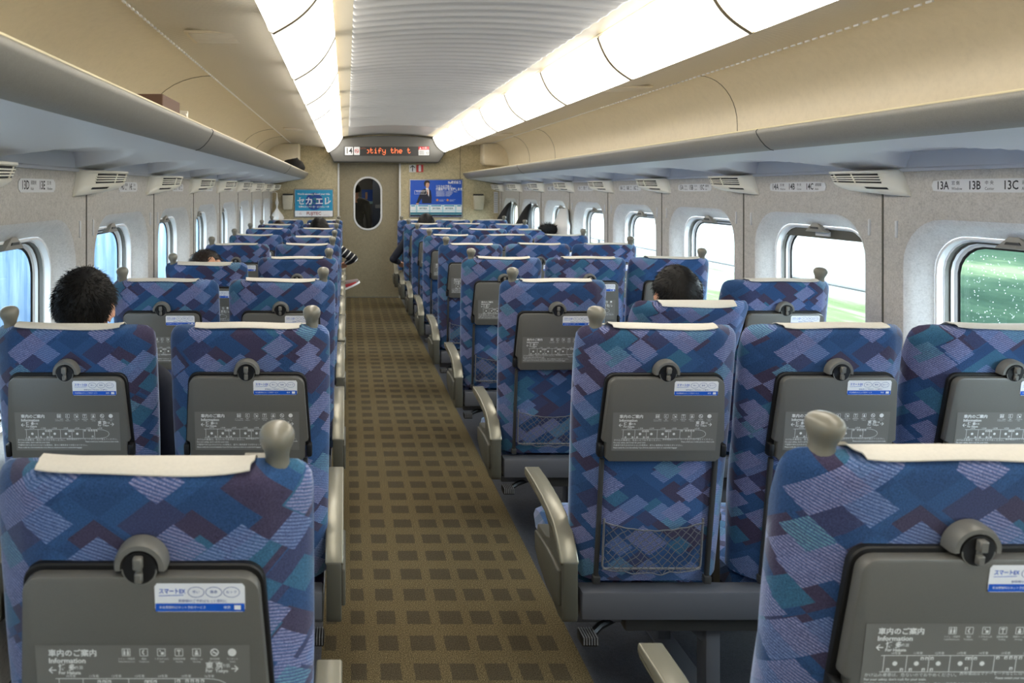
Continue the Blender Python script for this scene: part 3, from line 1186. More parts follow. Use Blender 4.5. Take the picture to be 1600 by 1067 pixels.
for ci, ch in enumerate(msg):
    if ch == ' ':
        continue
    mb = MB()
    for c_ in range(5):
        i = ci * 6 + c_ - 2
        if i < 0:
            continue      # the message is scrolling: the first letter is cut
        for r_ in range(9):
            if GL[ch][r_][c_] == '1':
                mb.quad(lx0 + i * st, lx0 + (i + .95) * st, lz0 - (r_ + .97) * sz, lz0 - r_ * sz, 0, P)
    mb.build('led_letter', M['led'], txt, smooth=0, recalc=False)

EY = Y1


def epx(x, y):
    p = px(x, y, EY)
    return p[0], p[2]


def ebox(mb, x0, y0, x1, y1, mat, d0, d1):
    a, b = epx(x0, y1), epx(x1, y0)
    mb.box(a[0], b[0], d0, d1, a[1], b[1], mat)


# arrow + extinguisher sign
mb = MB()
ebox(mb, 639.2, 257.4, 649.6, 269, 0, -.004, 0)
ebox(mb, 650.6, 257.4, 661.4, 269, 1, -.004, 0)
ebox(mb, 654, 258.6, 657.8, 268, 0, -.0046, -.004)
ebox(mb, 655, 257.9, 656.8, 259, 0, -.0046, -.004)
P5 = Matrix.Translation((0, -.0052, 0)) @ FACE
a, b = epx(644.6, 268), epx(644.6, 259)
mb.line(a[0], a[1], b[0], b[1], .012, 2, P5)
mb.line(b[0], b[1] + .004, b[0] - .034, b[1] - .032, .011, 2, P5)
mb.line(b[0], b[1] + .004, b[0] + .034, b[1] - .032, .011, 2, P5)
tag(mb.build('extinguisher_sign', [M['offwhite'], M['red'], M['ink']], smooth=0, loc=(0, EY, 0)), 'small sign with up arrow and red fire extinguisher symbol on the end wall', 'sign')

# poster with the globe
pf = thing('poster', 'cyan poster with a globe and Japanese lettering on the end wall', 'poster', (0, EY, 0))
mb = MB()
ebox(mb, 459.5, 295, 521.2, 339.6, 0, -.02, 0)
mb.bevel(.004, 1)
mb.build('poster_frame', M['chrome'], pf)
mb = MB()
ebox(mb, 461.2, 296.8, 519.6, 329.2, 0, -.022, -.02)
ebox(mb, 461.2, 329.2, 519.6, 338, 1, -.022, -.02)
P6 = Matrix.Translation((0, -.0236, 0)) @ FACE
P7 = Matrix.Translation((0, -.0250, 0)) @ FACE
a = epx(491, 314.5)
mb.disc(a[0], a[1], .128, 2, P6, 32)
rg = random.Random(5)
for i in range(9):
    an, rr = rg.uniform(0, 6.28), rg.uniform(.02, .1)
    mb.disc(a[0] + rr * cos(an), a[1] + rr * sin(an), rg.uniform(.012, .03), 3, Matrix.Translation((0, -.0240, 0)) @ FACE, 9, 0, rg.uniform(.01, .022))
mb.text('セカ エレ', .118, a[0], a[1] - .005, 1, P7, 'CENTER', 1.0, .003)
for sg, bx in ((1, 468), (-1, 513.5)):
    q0, q1 = epx(bx, 308.5), epx(bx, 317.8)
    mb.line(q0[0], q0[1], q1[0], q1[1], .007, 1, P7)
    mb.line(q0[0], q0[1], q0[0] + sg * .022, q0[1], .007, 1, P7)
    mb.line(q1[0], q1[1], q1[0] + sg * .022, q1[1], .007, 1, P7)
q = epx(490.5, 303.2)
mb.text('World elevator, Good your ride.', .036, q[0], q[1], 1, P7, 'CENTER', 1.0, .001)
q = epx(490.5, 323.2)
mb.text('世界のエレベータ・エスカレータ', .030, q[0], q[1], 1, P7, 'CENTER', 1.0, .001)
q = epx(490.5, 333.6)
mb.text('FUJITEC', .062, q[0], q[1], 4, P7, 'CENTER', 1.0, .001)
q = epx(469.5, 333.4)
mb.ring(q[0], q[1] - .005, .022, .017, 4, P7, 3, a0=pi / 2, a1=pi / 2 + 2 * pi)
q = epx(510, 336)
mb.text('www.fujitec.co.jp', .012, q[0], q[1], 4, P7, 'CENTER')
mb.build('poster_print', [M['pcyan'], M['swhite'], M['pdeep'], M['pteal'], plain('poster maroon', (150, 50, 60), .5)], pf, smooth=0, recalc=False)

# blue poster with a man in a suit
pf = thing('poster', 'large blue poster with a man in a dark suit on the end wall', 'poster', (0, EY, 0))
mb = MB()
ebox(mb, 639.2, 279.6, 723, 339.8, 0, -.02, 0)
mb.bevel(.004, 1)
mb.build('poster_frame', M['chrome'], pf)
mb = MB()
ebox(mb, 641, 281.4, 721, 338, 0, -.022, -.02)
K = 180 / 1600.0


def bp(x, y):
    return epx(620 + x * K, 240 + y * K)


def poly(mb, pts, mat, dy):
    q = [bp(*p) for p in pts]
    mb.add([(p[0], dy, p[1]) for p in q], [tuple(range(len(q)))], mat)


poly(mb, [(186, 708), (897, 708), (897, 868), (186, 868)], 1, -.0224)
poly(mb, [(186, 815), (897, 815), (897, 845), (186, 845)], 2, -.0226)
poly(mb, [(186, 848), (897, 848), (897, 868), (186, 868)], 6, -.0226)
for x0_, x1_ in ((186, 262), (284, 446), (464, 626), (644, 806), (824, 897)):
    poly(mb, [(x0_, 712), (x1_, 712), (x1_, 812), (x0_, 812)], 3, -.0230)
    poly(mb, [(x0_ + 10, 716), (x1_ - 10, 716), (x1_ - 10, 732), (x0_ + 10, 732)], 5, -.0234)
    if x1_ - x0_ > 100:
        q = bp((x0_ + x1_) / 2, 762)
        mb.text('SKYSEA', .036, q[0], q[1], 2, Matrix.Translation((0, -.0236, 0)) @ FACE, 'CENTER', .95, .001)
    poly(mb, [(x0_, 785), (x1_, 785), (x1_, 795), (x0_, 795)], 1, -.0234)
# the man: suit, arm, shirt, tie, face, hair
poly(mb, [(350, 690), (340, 600), (320, 585), (345, 505), (400, 482), (440, 480), (470, 515), (482, 600), (478, 690)], 4, -.0230)
poly(mb, [(345, 505), (372, 560), (345, 620), (300, 690), (268, 690), (300, 600)], 4, -.0231)
poly(mb, [(398, 482), (412, 472), (436, 478), (446, 520), (444, 602), (430, 560)], 3, -.0234)
poly(mb, [(418, 500), (430, 500), (434, 560), (426, 572)], 7, -.0237)
poly(mb, [(392, 430), (400, 400), (425, 390), (448, 405), (450, 440), (440, 470), (425, 482), (406, 470)], 8, -.0240)
poly(mb, [(378, 440), (374, 405), (392, 376), (425, 370), (452, 382), (458, 410), (448, 415), (430, 402), (404, 408), (396, 450), (386, 460)], 9, -.0243)
poly(mb, [(262, 690), (300, 684), (304, 704), (268, 706)], 8, -.0240)
PT = Matrix.Translation((0, -.0246, 0)) @ FACE
q0, q1 = bp(245, 512), bp(408, 562)
for a_, b_, c_, d_ in ((q0[0], q0[1], q1[0], q0[1]), (q1[0], q0[1], q1[0], q1[1]), (q1[0], q1[1], q0[0], q1[1]), (q0[0], q1[1], q0[0], q0[1])):
    mb.line(a_, b_, c_, d_, .003, 3, PT)
q = bp(326, 526)
mb.text('運用管理支援', .022, q[0], q[1], 3, PT, 'CENTER')
q = bp(326, 548)
mb.text('ソフトウェア', .018, q[0], q[1], 3, PT, 'CENTER')
q = bp(885, 402)
mb.text('Sky株式会社', .044, q[0], q[1], 3, PT, 'RIGHT', .8, .0015)
q = bp(540, 460)
mb.text('リスクの発見と、', .046, q[0], q[1], 3, PT, 'LEFT', .72, .0012)
q = bp(540, 497)
mb.text('IT運用管理を支援します。', .046, q[0], q[1], 3, PT, 'LEFT', .78, .0012)
for i, wd in enumerate((255, 200, 190, 170)):
    q = bp(542, 530 + i * 19)
    mb.text('情報漏洩対策から資産管理まで幅広く'[:int(wd / 15)], .019, q[0], q[1], 3, PT, 'LEFT')
for xx in (560, 702):
    q = bp(xx, 645)
    mb.disc(q[0], q[1], .020, 7, PT, 5)
    q = bp(xx + 26, 640)
    mb.text('クライアント', .016, q[0], q[1], 3, PT, 'LEFT')
    q = bp(xx + 26, 656)
    mb.text('運用管理', .016, q[0], q[1], 3, PT, 'LEFT')
mb.build('poster_print', [M['pblue'], M['pbluel'], M['pteal'], M['swhite'], M['suit'], M['pcyan'], M['ink'], M['porange'], M['pskin'], M['hairb']], pf, smooth=0, recalc=False)

# litter pockets
for x0_, x1_, y0_, y1_, lab in ((441.5, 458.5, 305, 327.5, 'speckled tapered litter pocket on the end wall beside the cyan globe poster'), (739, 755.5, 305.5, 328, 'speckled tapered litter pocket on the end wall beside the blue poster')):
    a, b = epx(x0_, y1_), epx(x1_, y0_)
    bn = thing('litter_pocket', lab, 'litter pocket', ((a[0] + b[0]) / 2, EY, a[1]), 'litter pockets on the end wall')
    hw, h = (b[0] - a[0]) / 2, b[1] - a[1]
    mb = MB()
    loops = []
    for z, k, d in ((0, .82, .055), (.012, .84, .062), (h * .5, .92, .075), (h, 1.0, .09)):
        loops.append([(sx * hw * k, -d if fy else 0.0, z) for sx, fy in ((-1, 0), (-1, 1), (1, 1), (1, 0))])
    mb.loft(loops, 0)
    mb.bevel(.008, 2)
    mb.build('pocket_body', M['binm'], bn)
    MB().box(-hw * .9, hw * .9, -.08, -.012, h - .002, h + .002).build('pocket_mouth', M['black'], bn, smooth=0)
    # raised back edge
    MB().box(-hw * .98, hw * .98, -.014, 0, h - .01, h + .024).bevel(.003, 1).build('pocket_rim', M['greyd'], bn)

# white notice on the window wall by the end
mb = MB()
ebox(mb, 771.6, 299.5, 778.2, 333, 0, -.003, 0)
a, b = epx(771.6, 333), epx(778.2, 299.5)
Pn = Matrix.Translation((0, -.0036, 0)) @ FACE
for i in range(9):
    zl = b[1] - .03 - i * .032
    mb.line(a[0] + .008, zl, b[0] - .008, zl, .010, 1, Pn)
tag(mb.build('notice_sheet', [M['offwhite'], M['sgrey']], smooth=0, loc=(0, EY, 0)), 'narrow white notice sheet with lines of print in the corner of the end wall', 'notice')


# ------------------------------------------------------------------ seats
def make_backrest():
    mb = MB()
    H = .786
    rear_w, out_w = .168, .236
    nz = 26
    loops = []
    for k in range(nz + 1):
        t = k / nz
        z = H * (1 - (1 - t) ** 1.5) if t < 1 else H
        rt = .045
        top = max(0, (z - (H - rt)) / rt)
        cr = sqrt(max(0.0, 1 - top * top))
        cut = rt * (1 - cr)
        sc = .955 + .045 * min(1, z / .5)
        ow, rw = (out_w * sc) - cut, (rear_w * sc) - cut * .6
        bot = max(0, 1 - z / .03)
        cy = .012 * (1 - sqrt(max(0, 1 - top ** 3))) + .010 * bot
        th = .118 + .018 * sin(pi * min(1, z / .45))     # lumbar swell at the front
        if z > .55:
            th -= .050 * ((z - .55) / .24) ** 1.3
        # cross-section from rear centre round to the front
        half = [(0, 0), (rw * .5, 0), (rw * .85, .0015), (rw, .006), (rw + .012, .014),
                (rw + (ow - rw) * .55, .030), (ow - .012, .047), (ow - .002, .060), (ow, .074), (ow - .003, .094), (ow - .015, th - .008), (ow - .035, th + .004),
                (ow * .6, th - .006), (ow * .3, th - .012), (0, th - .014)]
        half = [(x, min(max(y, cy), th - cy) if y < th * .5 else min(y, th - cy)) for x, y in half]
        loop = half + [(-x, y) for x, y in half[-2:0:-1]]
        loops.append([(x, y, z) for x, y in loop])
        acc, cur_ = [0.0], 0.0
        for q0, q1 in zip(half, half[1:]):
            cur_ += math.hypot(q1[0] - q0[0], q1[1] - q0[1])
            acc.append(cur_)
        ys_ = acc + [-a for a in acc[-2:0:-1]]
        mb.pat = getattr(mb, 'pat', []) + [(a, 0, z) for a in ys_]
    mb.loft(loops, 0)
    return mb


def make_tray():
    """tray with its lugs; x right, y toward the camera is negative, z up (backrest space)"""
    mb = MB()
    zt, zb = .655, .402
    wt, wb = .165, .176
    pts = []
    r = .026
    for cx_, cz_, a0 in ((wt - r, zt - r, 0), (-wt + r, zt - r, pi / 2)):
        for i in range(7):
            a = a0 + pi / 2 * i / 6
            pts.append((cx_ + r * cos(a), cz_ + r * sin(a)))
    ln = zb + .062
    pts += [(-wb, ln), (-wb + .010, ln - .004), (-wb + .010, zb + .012), (-wb + .022, zb), (wb - .022, zb), (wb - .010, zb + .012), (wb - .010, ln - .004), (wb, ln)]
    mb.prism(pts, 'y', -.026, -.007)
    mb.bevel(.004, 2, 50)
    return mb


def make_surround():
    zt, zb = .662, .44
    wt = .171
    pts = []
    r = .03
    for cx_, cz_, a0 in ((wt - r, zt - r, 0), (-wt + r, zt - r, pi / 2)):
        for i in range(7):
            a = a0 + pi / 2 * i / 6
            pts.append((cx_ + r * cos(a), cz_ + r * sin(a)))
    pts += [(-.183, zb), (.183, zb)]
    mb = MB().prism(pts, 'y', -.0075, .004)
    mb.bevel(.002, 1, 50)
    for s_ in (-1, 1):      # hinge lumps
        mb.merge(MB().box(min(s_ * .169, s_ * .186), max(s_ * .169, s_ * .186), -.024, .002, .412, .452).bevel(.006, 2))
    return mb


def make_latch():
    mb = MB()
    zc = .668
    X = Matrix.Translation((0, 0, zc)) @ FACE
    loops = []
    n = 18
    for k in range(n + 1):
        a = -.12 + (pi + .24) * k / n
        loops.append([(r * cos(a), d, zc + r * sin(a)) for r, d in ((.037, -.004), (.037, -.020), (.034, -.026), (.027, -.026), (.024, -.020), (.024, -.004))])
    mb.loft(loops, 0)
    mb.loft([[(.0245 * cos(2 * pi * k / 24), y, zc + .0245 * sin(2 * pi * k / 24)) for k in range(24)] for y in (-.004, -.0265)], 1)
    t = MB()
    t.box(-.0065, .0065, -.036, -.026, zc + .003, zc + .021)
    t.box(-.0055, .0055, -.034, -.026, zc - .018, zc - .003)
    t.box(-.005, .005, -.030, -.026, zc - .008, zc + .008)
    t.bevel(.002, 1)
    mb.merge(t)
    mb.ring(0, 0, .0245, .0225, 0, Matrix.Translation((0, -.0268, zc)) @ FACE, 12, a0=pi, a1=2 * pi)
    return mb


def make_print():
    """white lettering and the pale grey field on the tray"""
    mb = MB()
    x0, zt, k = -.150, .553, .0006      # panel origin, metres per reading pixel (500 px wide)
    X = Matrix.Translation((0, -.0268, 0)) @ FACE
    X2 = Matrix.Translation((0, -.0274, 0)) @ FACE

    def q(x, y):
        return x0 + x * k, zt - y * k
    a, b = q(0, 193), q(500, 0)
    mb.quad(a[0], b[0], a[1], b[1], 1, X)

    def tx(s, h, x, y, al='LEFT', xs=1.0, bold=0.0):
        p = q(x, y)
        mb.text(s, h * k, p[0], p[1], 0, X2, al, xs, bold)

    def ln(xa, ya, xb, yb, wd=1.6):
        p, r = q(xa, ya), q(xb, yb)
        mb.line(p[0], p[1], r[0], r[1], wd * k, 0, X2)
    tx('車内のご案内', 19, 30, 21, bold=.0003)
    tx('Information', 18, 30, 40, xs=1.02, bold=.0003)
    ln(31, 64, 47, 64, 2.6)
    ln(30, 64, 38, 56, 2.6)
    ln(30, 64, 38, 72, 2.6)
    tx('博 多', 18, 52, 58, bold=.0003)
    tx('方面', 10, 90, 58)
    tx('For Hakata', 11.5, 52, 71, bold=.0002)
    tx('東 京', 18, 396, 53, bold=.0003)
    tx('方面', 10, 434, 53)
    tx('For  Tokyo', 11.5, 396, 66, bold=.0002)
    ln(456, 60, 471, 60, 2.6)
    ln(472, 60, 464, 52, 2.6)
    ln(472, 60, 464, 68, 2.6)
    # pictograms with captions
    caps = ['トイレ・洗面所', '電話', 'くずもの入れ', '自動販売機', '喫煙ルーム', '車内禁煙', 'コンセント']
    en = ['Toilet/Washroom', 'Telephone', 'Trash', 'Vending', 'Smoking', 'No smoking', 'Outlet']
    for i, xx in enumerate((212, 253, 294, 335, 376, 418, 459)):
        p = q(xx, 18)
        if i < 5:
            h = 9 * k
            for c1, c2 in (((-h, -h), (h, -h)), ((h, -h), (h, h)), ((h, h), (-h, h)), ((-h, h), (-h, -h))):
                mb.line(p[0] + c1[0], p[1] + c1[1], p[0] + c2[0], p[1] + c2[1], 1.4 * k, 0, X2)
            if i == 0:
                for dx in (-4, 4):
                    mb.quad(p[0] + (dx - 2.4) * k, p[0] + (dx + 2.4) * k, p[1] - 7 * k, p[1] + 3 * k, 0, X2)
                    mb.disc(p[0] + dx * k, p[1] + 5.5 * k, 1.9 * k, 0, X2, 8)
            elif i == 1:
                mb.ring(p[0] + 3 * k, p[1], 7 * k, 4.2 * k, 0, X2, 8, a0=pi * .6, a1=pi * 1.4)
            elif i == 2:
                mb.quad(p[0] - 1 * k, p[0] + 6 * k, p[1] - 6 * k, p[1] + 1 * k, 0, X2)
                mb.disc(p[0] - 3 * k, p[1] + 4 * k, 2 * k, 0, X2, 8)
            elif i == 3:
                mb.quad(p[0] - 1 * k, p[0] + 1 * k, p[1] - 7 * k, p[1] + 5 * k, 0, X2)
                mb.quad(p[0] - 5 * k, p[0] + 5 * k, p[1] + 3 * k, p[1] + 6 * k, 0, X2)
            else:
                mb.quad(p[0] - 4 * k, p[0] + 4 * k, p[1] - 7 * k, p[1] + 0 * k, 0, X2)
                mb.disc(p[0], p[1] + 3 * k, 3 * k, 0, X2, 8)
        elif i == 5:
            mb.ring(p[0], p[1], 10 * k, 7.4 * k, 0, X2, 16)
            mb.line(p[0] - 6 * k, p[1] + 6 * k, p[0] + 6 * k, p[1] - 6 * k, 2.4 * k, 0, X2)
            mb.line(p[0] - 5 * k, p[1] - 1 * k, p[0] + 5 * k, p[1] - 1 * k, 2.0 * k, 0, X2)
        else:
            mb.disc(p[0], p[1], 10 * k, 0, X2, 18)
        tx(caps[i], 6.0, xx, 35, 'CENTER', .95)
        tx(en[i], 5.6, xx, 42, 'CENTER', .95)
    # train diagram
    ln(44, 86, 404, 86)
    ln(44, 131, 404, 131)
    p = q(404, 108.5)
    mb.ring(p[0], p[1], 44 * k, 42.4 * k, 0, X2, 16, .512, -pi / 2, pi / 2)
    for xx in (52, 108, 163, 215, 270, 324):
        ln(xx, 86, xx, 131)
    ln(378, 96, 378, 131)
    for xx in (80, 133, 187, 241, 295):
        p = q(xx, 108)
        mb.disc(p[0], p[1], 6.3 * k, 0, X2, 12)
    for xx, yy in ((146, 94), (157, 94), (170, 94), (256, 94), (264, 94), (277, 94), (332, 92), (352, 92), (364, 92), (376, 92), (388, 92), (64, 125), (98, 125), (120, 125), (152, 125), (172, 125), (258, 122), (368, 122)):
        p = q(xx, yy)
        mb.quad(p[0] - 4 * k, p[0] + 4 * k, p[1] - 4 * k, p[1] + 4 * k, 0, X2)
        mb.quad(p[0] - 2 * k, p[0] + 1.4 * k, p[1] - 2.6 * k, p[1] + 1.6 * k, 1, Matrix.Translation((0, -.0278, 0)) @ FACE)
    for i, xx in enumerate((80, 134, 187, 241, 295, 350, 404)):
        tx('%d号車' % (10 + i), 8, xx, 80, 'CENTER')
    tx('かけ込み乗車は、危ないのでおやめください。', 11.2, 8, 140)
    tx("For your safety, don't rush for your train.", 9.2, 8, 152, bold=.0001)
    tx('携帯電話はマナーモードなどに切り替えてください。', 10.6, 492, 136, 'RIGHT', .98)
    tx('Please switch your mobile phone to silent mode.', 8.6, 492, 148, 'RIGHT', .94, .0001)
    tx('不審物や持ち主のわからないお荷物は、直ちに乗務員までお知らせください。', 10.4, 8, 166, xs=.93)
    tx('Please notify the crew immediately, if you find any suspicious items or unattended baggage.', 9.0, 8, 178, xs=.93, bold=.0001)
    return mb


def make_sticker():
    mb = MB()
    xa, xb, zb, zt = .020, .145, .604, .647
    X = Matrix.Translation((0, -.0268, 0)) @ FACE
    X2 = Matrix.Translation((0, -.0273, 0)) @ FACE
    X3 = Matrix.Translation((0, -.0277, 0)) @ FACE
    hw, hh = (xb - xa) / 2, (zt - zb) / 2
    lp = [rr_hit(a, hw, hh, .004) for a in ANG]
    mb.add([(p[0] + (xa + xb) / 2, p[1] + (zt + zb) / 2, 0) for p in lp], [tuple(range(72))], 0, X)
    mb.quad(xa + .0008, xb - .0008, zb + .001, zb + .013, 1, X2)
    mb.text('スマートEX', .0088, xa + .006, zt - .012, 1, X2, 'LEFT', .80, .0002)
    mb.line(xa + .006, zt - .0185, xa + .040, zt - .0175, .0008, 1, X2)
    for i in range(3):
        xx = xa + .0575 + i * .0245
        mb.ring(xx, zt - .013, .0115, .0108, 2, X2, 20, .7)
        mb.text(('早い', '簡単', 'おトク')[i], .0052, xx, zt - .013, 2, X2, 'CENTER')
    mb.text('新幹線のご予約はもっと便利に', .0048, (xa + xb) / 2 + .004, zt - .0265, 2, X2, 'CENTER')
    mb.text('年会費無料のネット予約サービス', .0048, xa + .006, zb + .007, 0, X3, 'LEFT', .9)
    mb.text('検索', .005, xb - .020, zb + .007, 0, X3, 'RIGHT')
    mb.quad(xb - .015, xb - .006, zb + .004, zb + .0105, 0, X3)
    return mb


def make_net():
    fr, net = MB(), MB()
    x0, x1, zb, zt = -.152, .140, .055, .205
    r = .012
    y = -.012
    path = [(x0, y + .004, zt + .008)]
    for cx_, a0 in ((x0 + r, pi), (x1 - r, 1.5 * pi)):
        for i in range(6):
            a = a0 + pi / 2 * i / 5
            path.append((cx_ + r * cos(a), y, zb + r + r * sin(a)))
    path.append((x1, y + .004, zt + .008))
    fr.tube(path, .0032, 7)

    def top(x):
        u = (x - (x0 + x1) / 2) / ((x1 - x0) / 2)
        return zt - .022 * (1 - u * u)

    def P(u, v):
        x = x0 + (x1 - x0) * u
        zb2 = zb - .010 * sin(pi * u) * (0.6 + .4 * sin(u * 25))
        z = zb2 + (top(x) - zb2) * v
        yy = y - .012 * sin(pi * u) * (1 - v * .5) - .003 + .002 * sin(u * 40 + v * 9)
        return (x, yy, z)
    n = 11
    for sgn in (1, -1):
        for k in range(-6, n + 7):
            pts = []
            for i in range(15):
                v = i / 14
                u = (k + .5) / n + sgn * v * .46 + .008 * sin(v * 15 + k * 2.1)
                if 0 <= u <= 1:
                    pts.append(P(u, v))
            if len(pts) > 2:
                net.tube(pts, .0011, 4)
    net.tube([P(i / 24, 1) for i in range(25)], .0021, 5)
    net.tube([P(i / 24, 0) for i in range(25)], .0016, 5)
    return fr, net


def make_rail():
    mb = MB()
    mb.box(-.0065, .0065, -.008, .004, .012, .40)
    mb.box(-.011, .011, -.014, .004, .004, .028)
    mb.bevel(.003, 2)
    return mb


def make_cover(variant):
    """cloth over the top of the back: from just over the rear edge, across the top and down the front"""
    mb = MB()
    rows_ = []
    H = .786
    prof = [(.006, H - .001), (.012, H + .002), (.018, H + .003), (.03, H + .0035), (.045, H + .003), (.058, H + .001), (.068, H - .006), (.0735, H - .018), (.082, H - .05), (.100, H - .11), (.112, H - .16)]
    nx_ = 24
    w0 = .150
    rg_ = random.Random(variant)
    ph = rg_.uniform(0, 6)
    for i, (y, z) in enumerate(prof):
        row = []
        for k in range(nx_ + 1):
            u = k / nx_
            x = -w0 + 2 * w0 * u + (.004 if i > 2 else 0) * (2 * u - 1)
            lift = 0
            if i < 5:
                e = abs(2 * u - 1)
                lift = .0025 * sin(u * 5 + ph) + (.005 * e ** 6 if i < 3 else .003 * e ** 6)
                lift += .003
            row.append((x, y - (.001 * sin(9 * u + ph) if i < 2 else 0), z + lift))
        rows_.append(row)
    mb.loft(rows_, 0, caps=False, closed=False)
    n = len(mb.v)
    # give the cloth thickness
    th = []
    for (x, y, z), i in zip(mb.v, [j // (nx_ + 1) for j in range(n)]):
        d = (0, .002) if i < 7 else (.002, 0)
        th.append((x, y + d[0], z + d[1]))
    m2 = MB()
    m2.add(mb.v, mb.f)
    m2.add(th, [tuple(reversed(f)) for f in mb.f])
    R_, K_ = len(prof), nx_ + 1
    brd = [k for k in range(K_)] + [i * K_ + nx_ for i in range(1, R_)] + [(R_ - 1) * K_ + k for k in range(nx_ - 1, -1, -1)] + [i * K_ for i in range(R_ - 2, 0, -1)]
    for a, b in zip(brd, brd[1:] + brd[:1]):
        m2.add([m2.v[a], m2.v[b], m2.v[n + b], m2.v[n + a]], [(0, 1, 2, 3)])
    return m2


def make_knob():
    """rounded grab handle on the corner of the back"""
    mb = MB()
    loops = []
    prof = [(.0, -.035), (.020, -.035), (.0205, -.01), (.019, .004), (.0185, .012), (.0205, .022), (.0245, .032), (.0275, .043), (.0275, .052), (.0245, .060), (.018, .066), (.009, .069), (.001, .070)]
    n = 20
    for r, z in prof:
        r = max(r, .0006) * .94
        z *= .86
        loops.append([(r * cos(2 * pi * k / n), (r * 1.12) * sin(2 * pi * k / n) - .08 * max(0, z - .01), z) for k in range(n)])
    mb.loft(loops, 0)
    mb.box(.012, .05, -.012, .02, -.012, .002)
    return mb


def make_cushion():
    mb = MB()
    loops = []
    n = 14
    hw = .214
    pr = [(.07, .325), (.07, .41), (.10, .432), (.20, .432), (.35, .440), (.44, .444), (.49, .435), (.515, .405), (.515, .36), (.49, .325)]
    for i in range(n + 1):
        u = -1 + 2 * i / n
        e = abs(u) ** 6
        loops.append([(hw * u, y, z - (.022 * e if z > .38 else -.02 * e)) for y, z in pr])
    mb.loft(loops, 0)
    return mb


def make_armrest(wide=True):
    """outer armrest, on the negative x side of a seat"""
    xa, xb = -.277, -.222
    pad = MB()
    prof = [(.405, .602), (.30, .602), (.18, .594), (.10, .580), (.055, .566), (.02, .542), (-.010, .512), (-.030, .482),
            (-.018, .470), (.004, .492), (.035, .522), (.075, .544), (.18, .560), (.30, .566), (.395, .570), (.410, .582)]
    pad.prism(prof, 'x', xa, xb)
    pad.bevel(.0055, 3, 50)
    body = MB()
    bp_ = [(-.030, .484), (-.032, .325), (-.022, .304), (.02, .298), (.13, .318), (.22, .350), (.255, .385), (.262, .450), (.255, .468), (.16, .476), (.115, .490), (.12, .520), (.17, .545), (.30, .556), (.39, .562), (.39, .575), (.18, .565), (.075, .548), (.03, .522)]
    body.prism(bp_, 'x', xa + .006, xb - .004)
    body.bevel(.005, 2, 50)
    plate = MB()
    plate.prism([(-.012, .455), (-.012, .345), (.10, .335), (.20, .362), (.245, .392), (.250, .452), (.10, .462)], 'x', xa - .006, xa + .010)
    plate.bevel(.006, 2, 50)
    return pad, body, plate


def make_midarm():
    pad = MB()
    pad.prism([(.40, .598), (.16, .590), (.10, .574), (.10, .545), (.18, .552), (.40, .564)], 'x', .232, .270)
    pad.bevel(.008, 3, 50)
    st_ = MB().box(.238, .264, .10, .15, .33, .552).bevel(.005, 2)
    return pad, st_


def with_pat(mb, name, pat):
    me = mb.mesh(name, M['fabric'], 55)
    a = me.attributes.new('pat', 'FLOAT_VECTOR', 'POINT')
    for i, p in enumerate(pat):
        a.data[i].vector = p
    return me


_b = make_backrest()
bk = with_pat(_b, 'backrest', _b.pat)
tray_me = make_tray().mesh('tray_table', M['grey'], 40)
sur_me = make_surround().mesh('tray_surround', M['black'], 40)
latch_me = make_latch().mesh('tray_latch', [M['greyp'], M['black']], 40)
print_me = make_print().mesh('information_print', [M['print'], M['greyp']], 0, recalc=False)
stick_me = make_sticker().mesh('advert_sticker', [M['swhite'], M['sblue'], M['pdeep']], 0, recalc=False)
nf, nn = make_net()
nf_me, nn_me = nf.mesh('pocket_frame', M['wire'], 60), nn.mesh('net_pocket', M['net'], 60)
rail_me = make_rail().mesh('side_rail', M['greyd'], 40)
cov_me = [make_cover(v).mesh('headrest_cover', M['cover'], 60) for v in range(4)]
knob_b = make_knob()
knob_me = {-1: knob_b.mesh('grab_handle', M['knob'], 50), 1: knob_b.mirror().mesh('grab_handle', M['knob'], 50)}
_c = make_cushion()
cush_me = with_pat(_c, 'seat_cushion', [(p[0] + (p[2] - .43) * .5, 0, p[1] + p[2]) for p in _c.v])
ap, ab, al_ = make_armrest()
arm_me = {-1: (ap.mesh('arm_pad', M['armpad'], 50), ab.mesh('armrest', M['armgrey'], 50), al_.mesh('arm_panel', M['armgrey'], 50)),
          1: (ap.mirror().mesh('arm_pad', M['armpad'], 50), ab.mirror().mesh('armrest', M['armgrey'], 50), al_.mirror().mesh('arm_panel', M['armgrey'], 50))}
mp, ms = make_midarm()
mid_me = (mp.mesh('arm_pad', M['armpad'], 50), ms.mesh('armrest', M['armgrey'], 50))

SEATX = {'E': -.800, 'D': -.285, 'C': .914, 'B': 1.410, 'A': 1.900}
PLACE = {'E': 'window', 'D': 'aisle', 'C': 'aisle', 'B': 'middle', 'A': 'window'}
REC = {(3, 'B'): 26, (4, 'E'): 17, (6, 'D'): 13, (5, 'D'): 9, (8, 'E'): 12, (7, 'A'): 12, (7, 'B'): 11, (8, 'A'): 11}
WHO = {(2, 'E'): 'behind a black haired man', (3, 'B'): 'behind a short haired man, tilted back', (4, 'E'): 'tilted back under a cropped head', (7, 'D'): 'behind a passenger in stripes', (8, 'E'): 'behind a brown haired passenger', (8, 'C'): 'behind a dark clad passenger'}
ROWTXT = {1: 'row nearest the camera', 2: 'second row from the camera', 3: 'third row from the camera', 4: 'fourth row from the camera', 5: 'fifth row from the camera', 6: 'fourth row from the end wall', 7: 'third row from the end wall', 8: 'second row from the end wall', 9: 'row at the end wall'}


